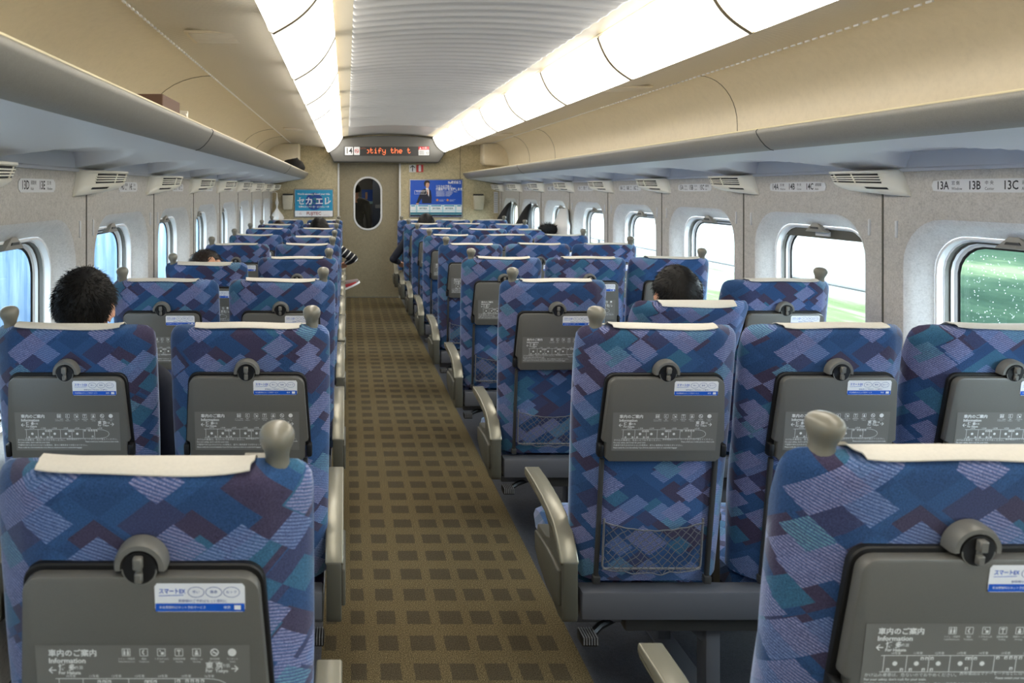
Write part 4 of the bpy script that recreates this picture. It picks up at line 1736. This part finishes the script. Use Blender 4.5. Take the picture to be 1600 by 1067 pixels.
def seat(r, l):
    side = 'two-seat side' if l in 'DE' else 'three-seat side'
    lab = 'blue patterned %s seat on the %s, %s' % (PLACE[l], side, ROWTXT[r])
    if (r, l) in WHO:
        lab = 'blue %s seat %s, %s' % (PLACE[l], WHO[(r, l)], side)
    root = thing('passenger_seat', lab, 'seat', (SEATX[l], pivot_y(r, -1 if l in 'DE' else 1), 0), 'train seats of the %s' % side)
    rec = radians(REC.get((r, l), 8.0 + random.uniform(-.5, .5)))

    def tilted(name, me):
        return link(name, me, root, (0, 0, .41), rec)
    tilted('backrest', bk)
    c = tilted('headrest_cover', cov_me[(r * 3 + ord(l)) % 4])
    if l != 'B':
        s_ = -1 if l in 'CE' else 1
        k = link('grab_handle', knob_me[-1 if s_ < 0 else 1], root, None)
        off = Matrix.Rotation(rec, 4, 'X') @ Vector((s_ * .184, .055, .782))
        k.location = Vector((0, 0, .41)) + off
        k.rotation_euler = (rec, 0, 0)
    t = tilted('tray_table', tray_me)
    link('tray_surround', sur_me, t)
    link('tray_latch', latch_me, t)
    link('information_print', print_me, t)
    link('advert_sticker', stick_me, t)
    n = tilted('net_pocket', nn_me)
    link('pocket_frame', nf_me, n)
    for s_ in (-1, 1):
        q = tilted('side_rail', rail_me)
        q.location.x = s_ * .166
    link('seat_cushion', cush_me, root)
    for s_, which in ((-1, 'CE'), (1, 'DA')):
        if l in which:
            a = link('armrest', arm_me[s_][1], root)
            link('arm_pad', arm_me[s_][0], a)
            link('arm_panel', arm_me[s_][2], a)
    if l in 'CBE':
        a = link('armrest', mid_me[1], root)
        link('arm_pad', mid_me[0], a)
    return root


def base(r, side):
    xs = [SEATX[q] for q in ('ED' if side < 0 else 'CBA')]
    a, b = min(xs) - .215, max(xs) + .215
    y = pivot_y(r, side)
    root = thing('seat_support', 'grey metal base frame under the %s seats, %s' % ('two-seat side' if side < 0 else 'three-seat side', ROWTXT[r]), 'seat base', ((a + b) / 2, y, 0), 'seat base frames')
    hw = (b - a) / 2
    key = side
    if key not in base_me:
        bm_ = MB()
        bm_.box(-hw, hw, -.030, .030, .313, .398)
        bm_.bevel(.007, 2)
        pl = MB().box(-hw, hw, .03, .50, .270, .300).bevel(.006, 2)
        ch = MB().box(-hw + .14, hw - .14, .00, .06, .262, .312).bevel(.006, 2)
        legs = []
        for xx in (-hw + .42, hw - .42) if side > 0 else (-.28, .28):
            lg = MB()
            lg.box(xx - .022, xx + .022, .03, .09, 0, .27)
            lg.box(xx - .022, xx + .022, .36, .42, 0, .27)
            lg.box(xx - .018, xx + .018, .09, .36, .20, .27)
            lg.prism([(xx - .1, .27), (xx + .022, .27), (xx + .022, .16)], 'y', .05, .07)
            lg.box(xx - .04, xx + .04, .01, .44, 0, .012)
            lg.bevel(.004, 2)
            legs.append(lg.mesh('leg', M['beam'], 40))
        # rotation pedal on the aisle side
        sx = -1 if side > 0 else 1
        e = sx * hw
        pd = MB()
        pd.tube([(e - sx * .13, .05, .275), (e - sx * .07, .02, .268), (e - sx * .035, -.01, .262)], .011, 8)
        pd.merge(MB().box(min(e - sx * .045, e + sx * .005), max(e - sx * .045, e + sx * .005), -.045, .005, .245, .272).bevel(.005, 2))
        gr = MB()
        for i in range(6):
            xx = e - sx * (.040 - i * .0078)
            gr.box(xx - .0016, xx + .0016, -.047, .006, .252, .2735)
        base_me[key] = (bm_.mesh('rear_beam', M['beam'], 40), pl.mesh('seat_pan', M['beam'], 40), ch.mesh('channel', M['greyd'], 40), legs, pd.mesh('pedal', M['black'], 40), gr.mesh('pedal_grip', M['wire'], 0))
    me = base_me[key]
    link('rear_beam', me[0], root)
    link('seat_pan', me[1], root)
    link('channel', me[2], root)
    for q in me[3]:
        link('leg', q, root)
    p = link('pedal', me[4], root)
    link('pedal_grip', me[5], p)


base_me = {}
for r in ROWS:
    for l in 'EDCBA':
        seat(r, l)
    base(r, -1)
    base(r, 1)


# ------------------------------------------------------------------ people
def capsule(mb, pts, rs, n=14):
    """tapered limb with round joints"""
    P_, R_ = [], []
    pts = [Vector(p) for p in pts]
    for i in range(len(pts) - 1):
        for k in range(4):
            t = k / 4
            P_.append(pts[i].lerp(pts[i + 1], t))
            R_.append(rs[i] * (1 - t) + rs[i + 1] * t)
    P_.append(pts[-1])
    R_.append(rs[-1])
    mb.tube(P_, R_, n)
    for p, r in zip(pts, rs):
        mb.ball(p, r * .99, 12)


def head_shape(d):
    """radius of a head in direction d (facing +y), metres"""
    x, y, z = d
    rx, ry, rz = .075, .094, .112
    r = 1 / sqrt((x / rx) ** 2 + (y / ry) ** 2 + (z / rz) ** 2)
    if z < -.1:                                    # jaw narrows
        k = min(1, (-z - .1) / .8)
        r *= 1 - .10 * k * abs(x)
        if y < 0:
            r *= 1 - .18 * k                        # nape
        else:
            r *= 1 + .06 * k * y
    if y > .2:
        r += .020 * math.exp(-((x / .10) ** 2) - ((z + .12) / .16) ** 2) * y      # nose
        r -= .008 * math.exp(-(((abs(x) - .34) / .15) ** 2) - ((z - .12) / .10) ** 2)  # eye sockets
        r += .004 * math.exp(-((x / .28) ** 2) - ((z + .46) / .06) ** 2)          # lips
        r += .006 * math.exp(-((x / .24) ** 2) - ((z + .78) / .14) ** 2)          # chin
        r += .004 * math.exp(-((abs(x) - .3) / .25) ** 2 - ((z - .30) / .08) ** 2)  # brow
    return r


def head_mesh(mb, X):
    n, h = 36, 26
    loops = []
    for i in range(h + 1):
        th = pi * (.015 + .97 * i / h)
        loops.append([Vector(d) * head_shape(d) for d in ((sin(th) * cos(2 * pi * k / n), sin(th) * sin(2 * pi * k / n), cos(th)) for k in range(n))])
    mb.loft([[tuple(X @ p) for p in l] for l in loops], 0)
    for s_ in (-1, 1):                              # ears
        e = MB()
        pts = []
        for k in range(13):
            a = -.5 * pi + 1.75 * pi * k / 12
            pts.append((s_ * (.077 + .011 * (1 - cos(a)) * .6), -.008 - .016 * cos(a) * 1.0, -.008 + .030 * sin(a)))
        e.tube(pts, [.0055] * 13, 6)
        e.ball((s_ * .078, -.006, -.008), (.006, .014, .026), 10)
        mb.merge(e, X)


def remesh(mb, voxel, name, smooth_it=4):
    me = mb.mesh(name, [], 0)
    o = bpy.data.objects.new(name, me)
    C.objects.link(o)
    m = o.modifiers.new('r', 'REMESH')
    m.mode = 'VOXEL'
    m.voxel_size = voxel
    s_ = o.modifiers.new('s', 'SMOOTH')
    s_.factor = .5
    s_.iterations = smooth_it
    dg = bpy.context.evaluated_depsgraph_get()
    out = bpy.data.meshes.new_from_object(o.evaluated_get(dg))
    bpy.data.objects.remove(o)
    out.name = name
    return out


def hair_mesh(X, seed, length=.016, spiky=.5, strands=1500, low=-.42, hs=1.0, fade=.0):
    rg_ = random.Random(seed)
    mb = MB()
    n, h = 48, 30

    def inside(d):
        x, y, z = d
        # hairline: forehead high in front, over the ears at the sides, down the nape behind
        lim = low if y < -.25 else (low + (y + .25) / .45 * (-.02 - low) if y < .20 else -.02 + (y - .2) / .6 * .50)
        if abs(x) > .78 and -.30 < y < .30:
            lim = max(lim, -.02)
        return z - lim
    loops = []
    for i in range(h + 1):
        th = pi * (.012 + .76 * i / h)
        l = []
        for k in range(n):
            d = Vector((sin(th) * cos(2 * pi * k / n), sin(th) * sin(2 * pi * k / n), cos(th)))
            e = inside(d)
            f_ = max(-.35, min(1, e / .25))
            side_k = 1 - fade * max(0, min(1, (.55 - d.z) / .6))
            o = (length * side_k * f_ if f_ > 0 else .02 * f_) + .004 * side_k * noise.noise(d * 9 + Vector((seed, 0, 0))) * max(f_, 0)
            l.append(tuple(X @ (d * (head_shape(d) * hs + o))))
        loops.append(l)
    mb.loft(loops, 0)
    cnt = 0
    crown = Vector((.12, -.45, .88)).normalized()
    while cnt < strands:
        d = Vector((rg_.gauss(0, 1), rg_.gauss(0, 1), rg_.gauss(0, 1))).normalized()
        if inside(d) < .02:
            continue
        cnt += 1
        side_k = 1 - fade * max(0, min(1, (.55 - d.z) / .6))
        f_ = min(1, inside(d) / .25)
        base_ = d * (head_shape(d) * hs + length * side_k * f_ * .72)
        flow = (d - crown)
        flow = (flow - d * flow.dot(d))
        if flow.length > 1e-4:
            flow.normalize()
        L_ = rg_.uniform(.012, .030) * (.6 + .4 * side_k) * (1 if d.z > -.1 else .6)
        dirn = (flow * (1 - spiky * .6) + d * (spiky * .55 + .12) + Vector((rg_.gauss(0, .25), rg_.gauss(0, .25), rg_.gauss(0, .15)))).normalized()
        tip = base_ + dirn * L_
        mid = base_.lerp(tip, .55) + d * .002
        w_ = rg_.uniform(.0006, .0012)
        sd = dirn.cross(d)
        if sd.length < 1e-4:
            continue
        sd = sd.normalized() * w_
        up = d * w_
        vs = [base_ + sd, base_ - sd * .5 + up, base_ - sd * .5 - up, mid + sd * .7, mid - sd * .35 + up * .7, mid - sd * .35 - up * .7, tip]
        mb.add([tuple(X @ p) for p in vs], [(0, 1, 4, 3), (1, 2, 5, 4), (2, 0, 3, 5), (3, 4, 6), (4, 5, 6), (5, 3, 6)])
    return mb


def hand(mb, wrist, d, up, thumb_side):
    """palm plus five bent fingers closing toward -up"""
    wrist, d, up = Vector(wrist), Vector(d).normalized(), Vector(up).normalized()
    sd = d.cross(up).normalized() * thumb_side
    palm = wrist + d * .05
    for k in range(4):
        o = sd * (.026 - .0175 * k)
        capsule(mb, [wrist + o * .6 + d * .01, wrist + o + d * .088], [.014, .0115], 10)
        L_ = (.072, .080, .074, .058)[k]
        p0 = wrist + o + d * .090
        p1 = p0 + d * L_ * .45 - up * .010
        p2 = p1 + (d * .75 - up * .6).normalized() * L_ * .32
        p3 = p2 + (d * .35 - up * .9).normalized() * L_ * .25
        capsule(mb, [p0, p1, p2, p3], [.0098, .0092, .0086, .0078], 8)
    t0 = wrist + sd * .028 + d * .025
    t1 = t0 + (sd * .75 + d * .7).normalized() * .035 - up * .006
    t2 = t1 + (sd * .25 + d * .95).normalized() * .030 - up * .008
    capsule(mb, [wrist + sd * .01 + d * .01, t0, t1, t2], [.015, .0135, .0105, .0088], 8)


def person(label, org, headc, yaw=0, roll=0, pitch=0, top=None, legs=None, hairm=None, hairkw={}, arms=None, leglines=None, standing=False, hs=1.0):
    """org: (x, y) of the seat pivot; every point below is relative to it with absolute heights"""
    ox, oy = org

    def W(p):
        return Vector((p[0] + ox, p[1] + oy, p[2]))
    mb = MB()
    hc = W(headc)
    Xh = Matrix.Translation(hc) @ Matrix.Rotation(radians(yaw), 4, 'Z') @ Matrix.Rotation(radians(pitch), 4, 'X') @ Matrix.Rotation(radians(roll), 4, 'Y')
    Xh = Xh @ Matrix.Scale(hs, 4)
    head_mesh(mb, Xh)
    segs = []                                     # (a, b, radius, material)

    def limb(pts, rs, mat):
        q = [W(p) for p in pts]
        capsule(mb, q, rs)
        for a, b in zip(q, q[1:]):
            segs.append((a, b, mat))
    nb = (headc[0] * .6, headc[1] - .02, headc[2] - .19)
    limb([(headc[0], headc[1] - .012, headc[2] - .07), nb], [.054, .058], 0)
    if standing:
        pel, wst, chs = (0, 0, .92), (0, .0, 1.08), (0, -.01, 1.30)
    else:
        dz = headc[2] - 1.24
        pel, wst, chs = (0, .20, .535), (0, .175, .70 + dz * .4), (0, .155, .92 + dz)
    for p, r in ((pel, (.165, .115, .12)), (wst, (.145, .105, .14)), (chs, (.175, .11, .16))):
        mb.ball(W(p), r, 20)
    mb.ball(W(tuple((a + b) / 2 for a, b in zip(pel, wst))), (.155, .11, .13), 20)
    mb.ball(W(tuple((a + b) / 2 for a, b in zip(wst, chs))), (.158, .108, .14), 20)
    segs.append((W(pel), W(wst), 1))
    segs.append((W(wst), W(chs), 1))
    sh = chs[2] + .11
    limb([nb, (0, chs[1], chs[2] + .06)], [.060, .10], 1)
    limb([(-.155, chs[1], sh - .01), (0, chs[1], sh + .02), (.155, chs[1], sh - .01)], [.058, .066, .058], 1)
    arms = arms or {}
    for s_ in (-1, 1):
        a = arms.get(s_)
        if a is None:
            a = [(s_ * .185, chs[1], sh - .03), (s_ * .235, chs[1] + .05, sh - .30), (s_ * .12, chs[1] + .24, .63)] if not standing else [(s_ * .19, -.01, sh - .03), (s_ * .235, -.02, 1.10), (s_ * .22, .08, .86)]
        limb(a, [.056, .046, .034], 1)
        d = (Vector(a[2]) - Vector(a[1])).normalized()
        mb2 = MB()
        hand(mb2, W(a[2]) + d * .01, d, (0, 0, 1) if abs(d.z) < .8 else (s_, 0, .2), -s_)
        mb.merge(mb2)
        segs.append((W(a[2]) + d * .045, W(a[2]) + d * .2, 0))
    for s_ in (-1, 1):
        lp = (leglines or {}).get(s_)
        if lp is None:
            lp = [(s_ * .085, .20, .53), (s_ * .11, .60, .52), (s_ * .11, .63, .10)] if not standing else [(s_ * .085, 0, .88), (s_ * .09, .01, .48), (s_ * .09, -.01, .09)]
            ft = [(s_ * .11, .63, .07), (s_ * .115, .75, .045)] if not standing else [(s_ * .09, -.01, .06), (s_ * .11, .14, .045)]
        else:
            lp, ft = lp
        limb(lp, [.086, .062, .042], 2)
        limb(ft, [.040, .034], 3)
    me = remesh(mb, .0075, 'person', 4)
    for m in (M['skin'], M[top or 'dgrey'], M[legs or 'navy'], M['greyd']):
        me.materials.append(m)
    for p in me.polygons:
        c = p.center
        best, bm_ = 9, 1
        if (c - hc).length < .125 and c.z > hc.z - .135:
            bm_ = 0
        else:
            for a, b, m in segs:
                ab = b - a
                t = max(0, min(1, (c - a).dot(ab) / max(ab.length_squared, 1e-9)))
                dd = (c - a - ab * t).length
                if dd < best:
                    best, bm_ = dd, m
        p.material_index = bm_
    me.shade_smooth()
    # put the origin at the base
    root_loc = Vector((ox, oy, 0))
    for v in me.vertices:
        v.co -= root_loc
    o = link('person', me, None, root_loc)
    tag(o, label, 'person')
    hk = dict(seed=3)
    hk.update(hairkw)
    hb = hair_mesh(Matrix.Translation(-root_loc) @ Xh, **hk)
    hb.build('hair', M[hairm or 'hair'], o, smooth=70, recalc=False)
    # eyes
    e = MB()
    for s_ in (-1, 1):
        e.ball((s_ * .031, .083, .012), (.011, .008, .008), 10, 0, Matrix.Translation(-root_loc) @ Xh)
        e.ball((s_ * .031, .0885, .012), (.0048, .0035, .0048), 8, 1, Matrix.Translation(-root_loc) @ Xh)
    e.build('eyes', [M['swhite'], M['ink']], o)
    return o, Xh, root_loc


def at_seat(r, l):
    return SEATX[l], pivot_y(r)


person('person with thick short black hair facing forward in the second row window seat', at_seat(2, 'E'), (-.034, .13, 1.210), 2, 0, 0, 'navy', 'dgrey', 'hair',
       dict(seed=11, length=.019, spiky=.26, strands=4500, low=-.60, fade=.4), hs=1.03)
person('person with neat short black hair in the tilted back middle seat, third row', at_seat(3, 'B'), (.06, -.02, 1.12), -4, 0, 0, 'dgrey', 'navy', 'hair',
       dict(seed=23, length=.022, spiky=.28, strands=1800, low=-.66, fade=.2), hs=1.04)
o4, X4, r4 = person('person with cropped dark hair and glasses, head tilted, in the fourth row window seat', at_seat(4, 'E'), (-.035, .05, 1.115), -52, -42, -4, 'tan', 'navy', 'hairb',
                    dict(seed=5, length=.014, spiky=.4, strands=1500, low=-.35, fade=.75), hs=1.04)
gm = MB()
Xg = Matrix.Translation(-r4) @ X4
for s_ in (-1, 1):
    gm.tube([Xg @ Vector((s_ * .031 + .022 * cos(a), .104, .012 + .016 * sin(a))) for a in [2 * pi * k / 14 for k in range(14)]], .0014, 5, closed=True)
    gm.tube([Xg @ Vector(p) for p in ((s_ * .053, .102, .016), (s_ * .078, .05, .018), (s_ * .084, -.012, .014), (s_ * .080, -.03, -.004))], .0022, 5)
gm.tube([Xg @ Vector(p) for p in ((-.009, .105, .015), (0, .107, .018), (.009, .105, .015))], .0014, 5)
gm.build('glasses', M['black'], o4)
os_, Xs, rs_ = person('person in black and white striped top, elbow and crossed foot out in aisle', at_seat(7, 'D'), (.0, .12, 1.165), 0, 0, 0, 'stripe', 'navy', 'hair',
                      dict(seed=8, length=.024, spiky=.5, strands=900, low=-.5), hs=1.06,
                      arms={1: [(.185, .155, .98), (.365, .22, .86), (.30, .44, .80)]},
                      leglines={1: ([(.085, .20, .53), (.11, .60, .50), (.10, .62, .10)], [(.10, .62, .07), (.105, .74, .045)]),
                                -1: ([(-.085, .20, .55), (.02, .58, .645), (.20, .64, .50)], [(.21, .64, .485), (.24, .67, .475)])})
# trainer on the crossed foot
sho = MB()
loops = []
for t, w_, h_, zz in ((0, .030, .050, 0), (.12, .038, .075, 0), (.35, .040, .072, 0), (.6, .044, .052, -.004), (.85, .040, .038, -.006), (1.0, .018, .022, -.002)):
    loops.append([(t * .25, w_ * cos(a) * .95, zz + max(-.012, h_ * sin(a))) for a in [2 * pi * k / 16 for k in range(16)]])
sho.loft(loops, 0)
for m_i in range(len(sho.f)):
    c = sum(sho.v[i][0] for i in sho.f[m_i]) / len(sho.f[m_i])
    if .06 < c < .19 and sum(sho.v[i][2] for i in sho.f[m_i]) / len(sho.f[m_i]) < .018:
        sho.m[m_i] = 1
sole = []
for t, w_ in ((-.02, .020), (.0, .034), (.3, .042), (.65, .047), (.9, .040), (1.03, .016)):
    sole.append([(t * .25, sy * w_, -.012 - dz + (.012 * max(0, t - .75) * 2)) for sy, dz in ((-1, 0), (1, 0), (1, .02), (-1, .02))])
sho.loft(sole, 2)
Xsh = Matrix.Translation((.195, .63, .475)) @ Matrix.Rotation(radians(10), 4, 'Z') @ Matrix.Rotation(radians(-22), 4, 'Y')
s2 = MB().merge(sho, Xsh)
s2.build('shoe', [M['shoe'], M['shoered'], M['swhite']], os_)
person('person with dark brown hair low behind the window seat, second row from end wall', at_seat(8, 'E'), (-.005, .07, 1.09), 0, 0, 0, 'dgrey', 'navy', 'hairb',
       dict(seed=18, length=.022, spiky=.3, strands=700, low=-.5), hs=1.05)
person('person in dark jacket with black hair, elbow out over the aisle armrest', at_seat(8, 'C'), (.045, .13, 1.17), 0, 0, 0, 'navy', 'navy', 'hair',
       dict(seed=28, length=.024, spiky=.3, strands=900, low=-.55), hs=1.06,
       arms={-1: [(-.185, .155, .98), (-.35, .16, .76), (-.27, .40, .70)]})
person('person in long charcoal coat standing behind the sliding door window', (.13, 11.35), (0.01, .0, 1.60), 10, 0, 0, 'dgrey', 'dgrey', 'hair',
       dict(seed=38, length=.02, spiky=.3, strands=500, low=-.6), standing=True)


# ------------------------------------------------------------------ coats, bags, luggage
def hanging(name, label, cat, hook, bottom, w_, d_, mat, seed, puff=False, side=1):
    rg_ = random.Random(seed)
    mb = MB()
    n = 40
    nz_ = 26
    loops = []
    for i in range(nz_ + 1):
        t = i / nz_
        z = hook[2] + (bottom - hook[2]) * t
        k = .10 + .90 * min(1, t * 1.5) ** .75 if not puff else min(1, .45 + t * 2.2)
        l = []
        for j in range(n):
            a = 2 * pi * j / n
            rip = 1 + (.12 * sin(5 * a + seed) + .07 * sin(9 * a + 3 * t + seed)) * min(1, t * 2)
            if puff:
                rip *= 1 + .10 * abs(sin(t * pi * 6)) - .03
            x = d_ * k * (1 + cos(a) * rip) / 2.0
            y = w_ / 2 * k * sin(a) * rip + .03 * (t - .2) * sin(seed)
            zz = z + (.012 * sin(6 * a + seed) * t)
            l.append((-side * x, y, zz - hook[2]))
        loops.append(l)
    mb.loft(loops, 0)
    mb.tube([(0, 0, .005), (-side * .012, 0, .02), (-side * .014, 0, -.01)], .004, 6)
    o = mb.build(name, mat, loc=hook, smooth=60)
    return tag(o, label, cat)


hanging('hanging_coat', 'black coat hanging from a wall hook over the window nearest the end wall', 'coat', (XR - .006, 9.62, 1.425), .72, .32, .30, M['coat'], 1)
hanging('hanging_coat', 'black coat hanging at the second window from the end wall', 'coat', (XR - .006, 8.58, 1.425), .70, .32, .30, M['coat'], 4)
hanging('hanging_coat', 'white padded coat hanging at the third window from the end wall', 'coat', (XR - .006, 7.22, 1.40), .72, .42, .105, M['coatw'], 2, True)
# dark fur bundle on the seat top beside the second coat
fz = MB()
rg_ = random.Random(9)
for i in range(700):
    d = Vector((rg_.gauss(0, 1), rg_.gauss(0, 1), rg_.gauss(0, 1))).normalized()
    b_ = Vector((d.x * .10, d.y * .06, d.z * .05))
    tip = b_ + d * .03 + Vector((rg_.gauss(0, .008), rg_.gauss(0, .008), rg_.gauss(0, .008)))
    sd = d.cross(Vector((.3, .5, .8))).normalized() * .002
    fz.add([b_ + sd, b_ - sd, tip], [(0, 1, 2)])
fz.ball((0, 0, 0), (.105, .065, .055), 20)
tag(fz.build('fur_hood', M['coat'], loc=(2.06, 7.21, 1.19), smooth=60, recalc=False), 'dark furry bundle on a window seat top beside the black coat', 'hood')

# white plastic bag hanging near the far window of the seat-pair side
mb = MB()
loops = []
for t, w_ in ((0, .008), (.15, .012), (.32, .040), (.42, .026), (.5, .020), (.58, .05), (.72, .115), (.82, .15), (.92, .12), (1.0, .05)):
    loops.append([(.085 + w_ * .6 * cos(a) * (1 + .2 * sin(4 * a + t * 9)), w_ * sin(a) * (1 + .15 * sin(5 * a)), -t * .44) for a in [2 * pi * k / 22 for k in range(22)]])
mb.loft(loops, 0)
mb.tube([(0, 0, 0), (.05, 0, .014), (.085, 0, -.005)], .004, 6)
tag(mb.build('plastic_bag', M['bag'], loc=(XL + .002, 10.26, 1.55), smooth=60), 'knotted white plastic bag hanging on the window wall near the end wall', 'bag')

# cardboard box and papers on the rack
bx = MB().box(-.10, .10, -.13, .13, 0, .118).bevel(.003, 1)
tag(bx.build('cardboard_box', M['box'], loc=(-.755, 2.66, 1.816)), 'brown cardboard box on the luggage rack above the seat pairs', 'box')
pp = MB()
pp.prism([(-.09, 0), (.09, 0), (.07, .085), (-.06, .07)], 'y', 0, .02)
pp.prism([(-.06, 0), (.06, 0), (.065, .10), (.01, .105)], 'y', .05, .07)
tag(pp.build('paper_bag', M['cream'], loc=(-.72, 2.87, 1.816)), 'crumpled pale paper bag behind the cardboard box on the rack', 'bag')
# black bag at the end of the rack
bgm = MB()
loops = []
for t, w_, h_ in ((0, .06, .09), (.08, .13, .17), (.35, .15, .20), (.65, .15, .19), (.9, .14, .15), (1.0, .08, .07)):
    loops.append([(w_ * cos(a) * (1 + .06 * sin(3 * a + t * 7)), -.35 + .7 * t, max(0, h_ / 2 + h_ / 2 * sin(a) * (1 + .08 * sin(5 * a + t * 5)))) for a in [2 * pi * k / 24 for k in range(24)]])
bgm.loft(loops, 0)
bgm.tube([(.05, -.12, .18), (.05, -.06, .205), (.05, .05, .205), (.05, .12, .175)], .010, 8)
tag(bgm.build('travel_bag', M['coat'], loc=(-.715, 9.62, 1.816), smooth=50), 'black soft travel bag at the far end of the luggage rack', 'bag')

# ------------------------------------------------------------------ outside
gnd = MB().add([(-30, -20, -1.0), (40, -20, -1.0), (40, 60, -1.0), (-30, 60, -1.0)], [(0, 1, 2, 3)])
struct(gnd.build('ground', M['ground'], smooth=0), 'pale ballast beside the track', 'ground')
bank = MB()
bank.prism([(4.4, -1), (4.9, .2), (5.6, 1.20), (7, 1.4), (7, -1)], 'y', -4, 6.4)
tag(bank.build('grass_bank', M['bank'], smooth=0), 'green overgrown bank outside the near windows of the three-seat side', 'bank', kind='stuff')
vg = MB().prism([(4.0, -1), (4.6, -.10), (5.5, .42), (5.5, -1)], 'y', 6.4, 30)
tag(vg.build('grass_verge', M['verge'], smooth=0), 'pale grassy verge below the concrete barrier outside the windows', 'verge', kind='stuff')
nb_ = MB().box(5.5, 5.7, 6.4, 40, -1, 1.16)
tag(nb_.build('concrete_barrier', M['concrete'], smooth=0), 'pale concrete barrier outside the far windows of the three-seat side', 'barrier')
rl = MB()
rl.tube([(5.0, 6.5, .62), (5.0, 40, .62)], .02, 6)
for yy in (14, 22, 30, 38):
    rl.box(4.98, 5.02, yy, yy + .04, .0, .62)
tag(rl.build('trackside_rail', M['beam'], smooth=0), 'thin dark handrail running along the trackside outside the windows', 'rail')
lb = MB().box(-4.2, -4.0, -6, 40, -1, 1.25)
tag(lb.build('noise_barrier', M['bluewall'], smooth=0), 'pale blue noise barrier outside the windows of the two-seat side', 'barrier')
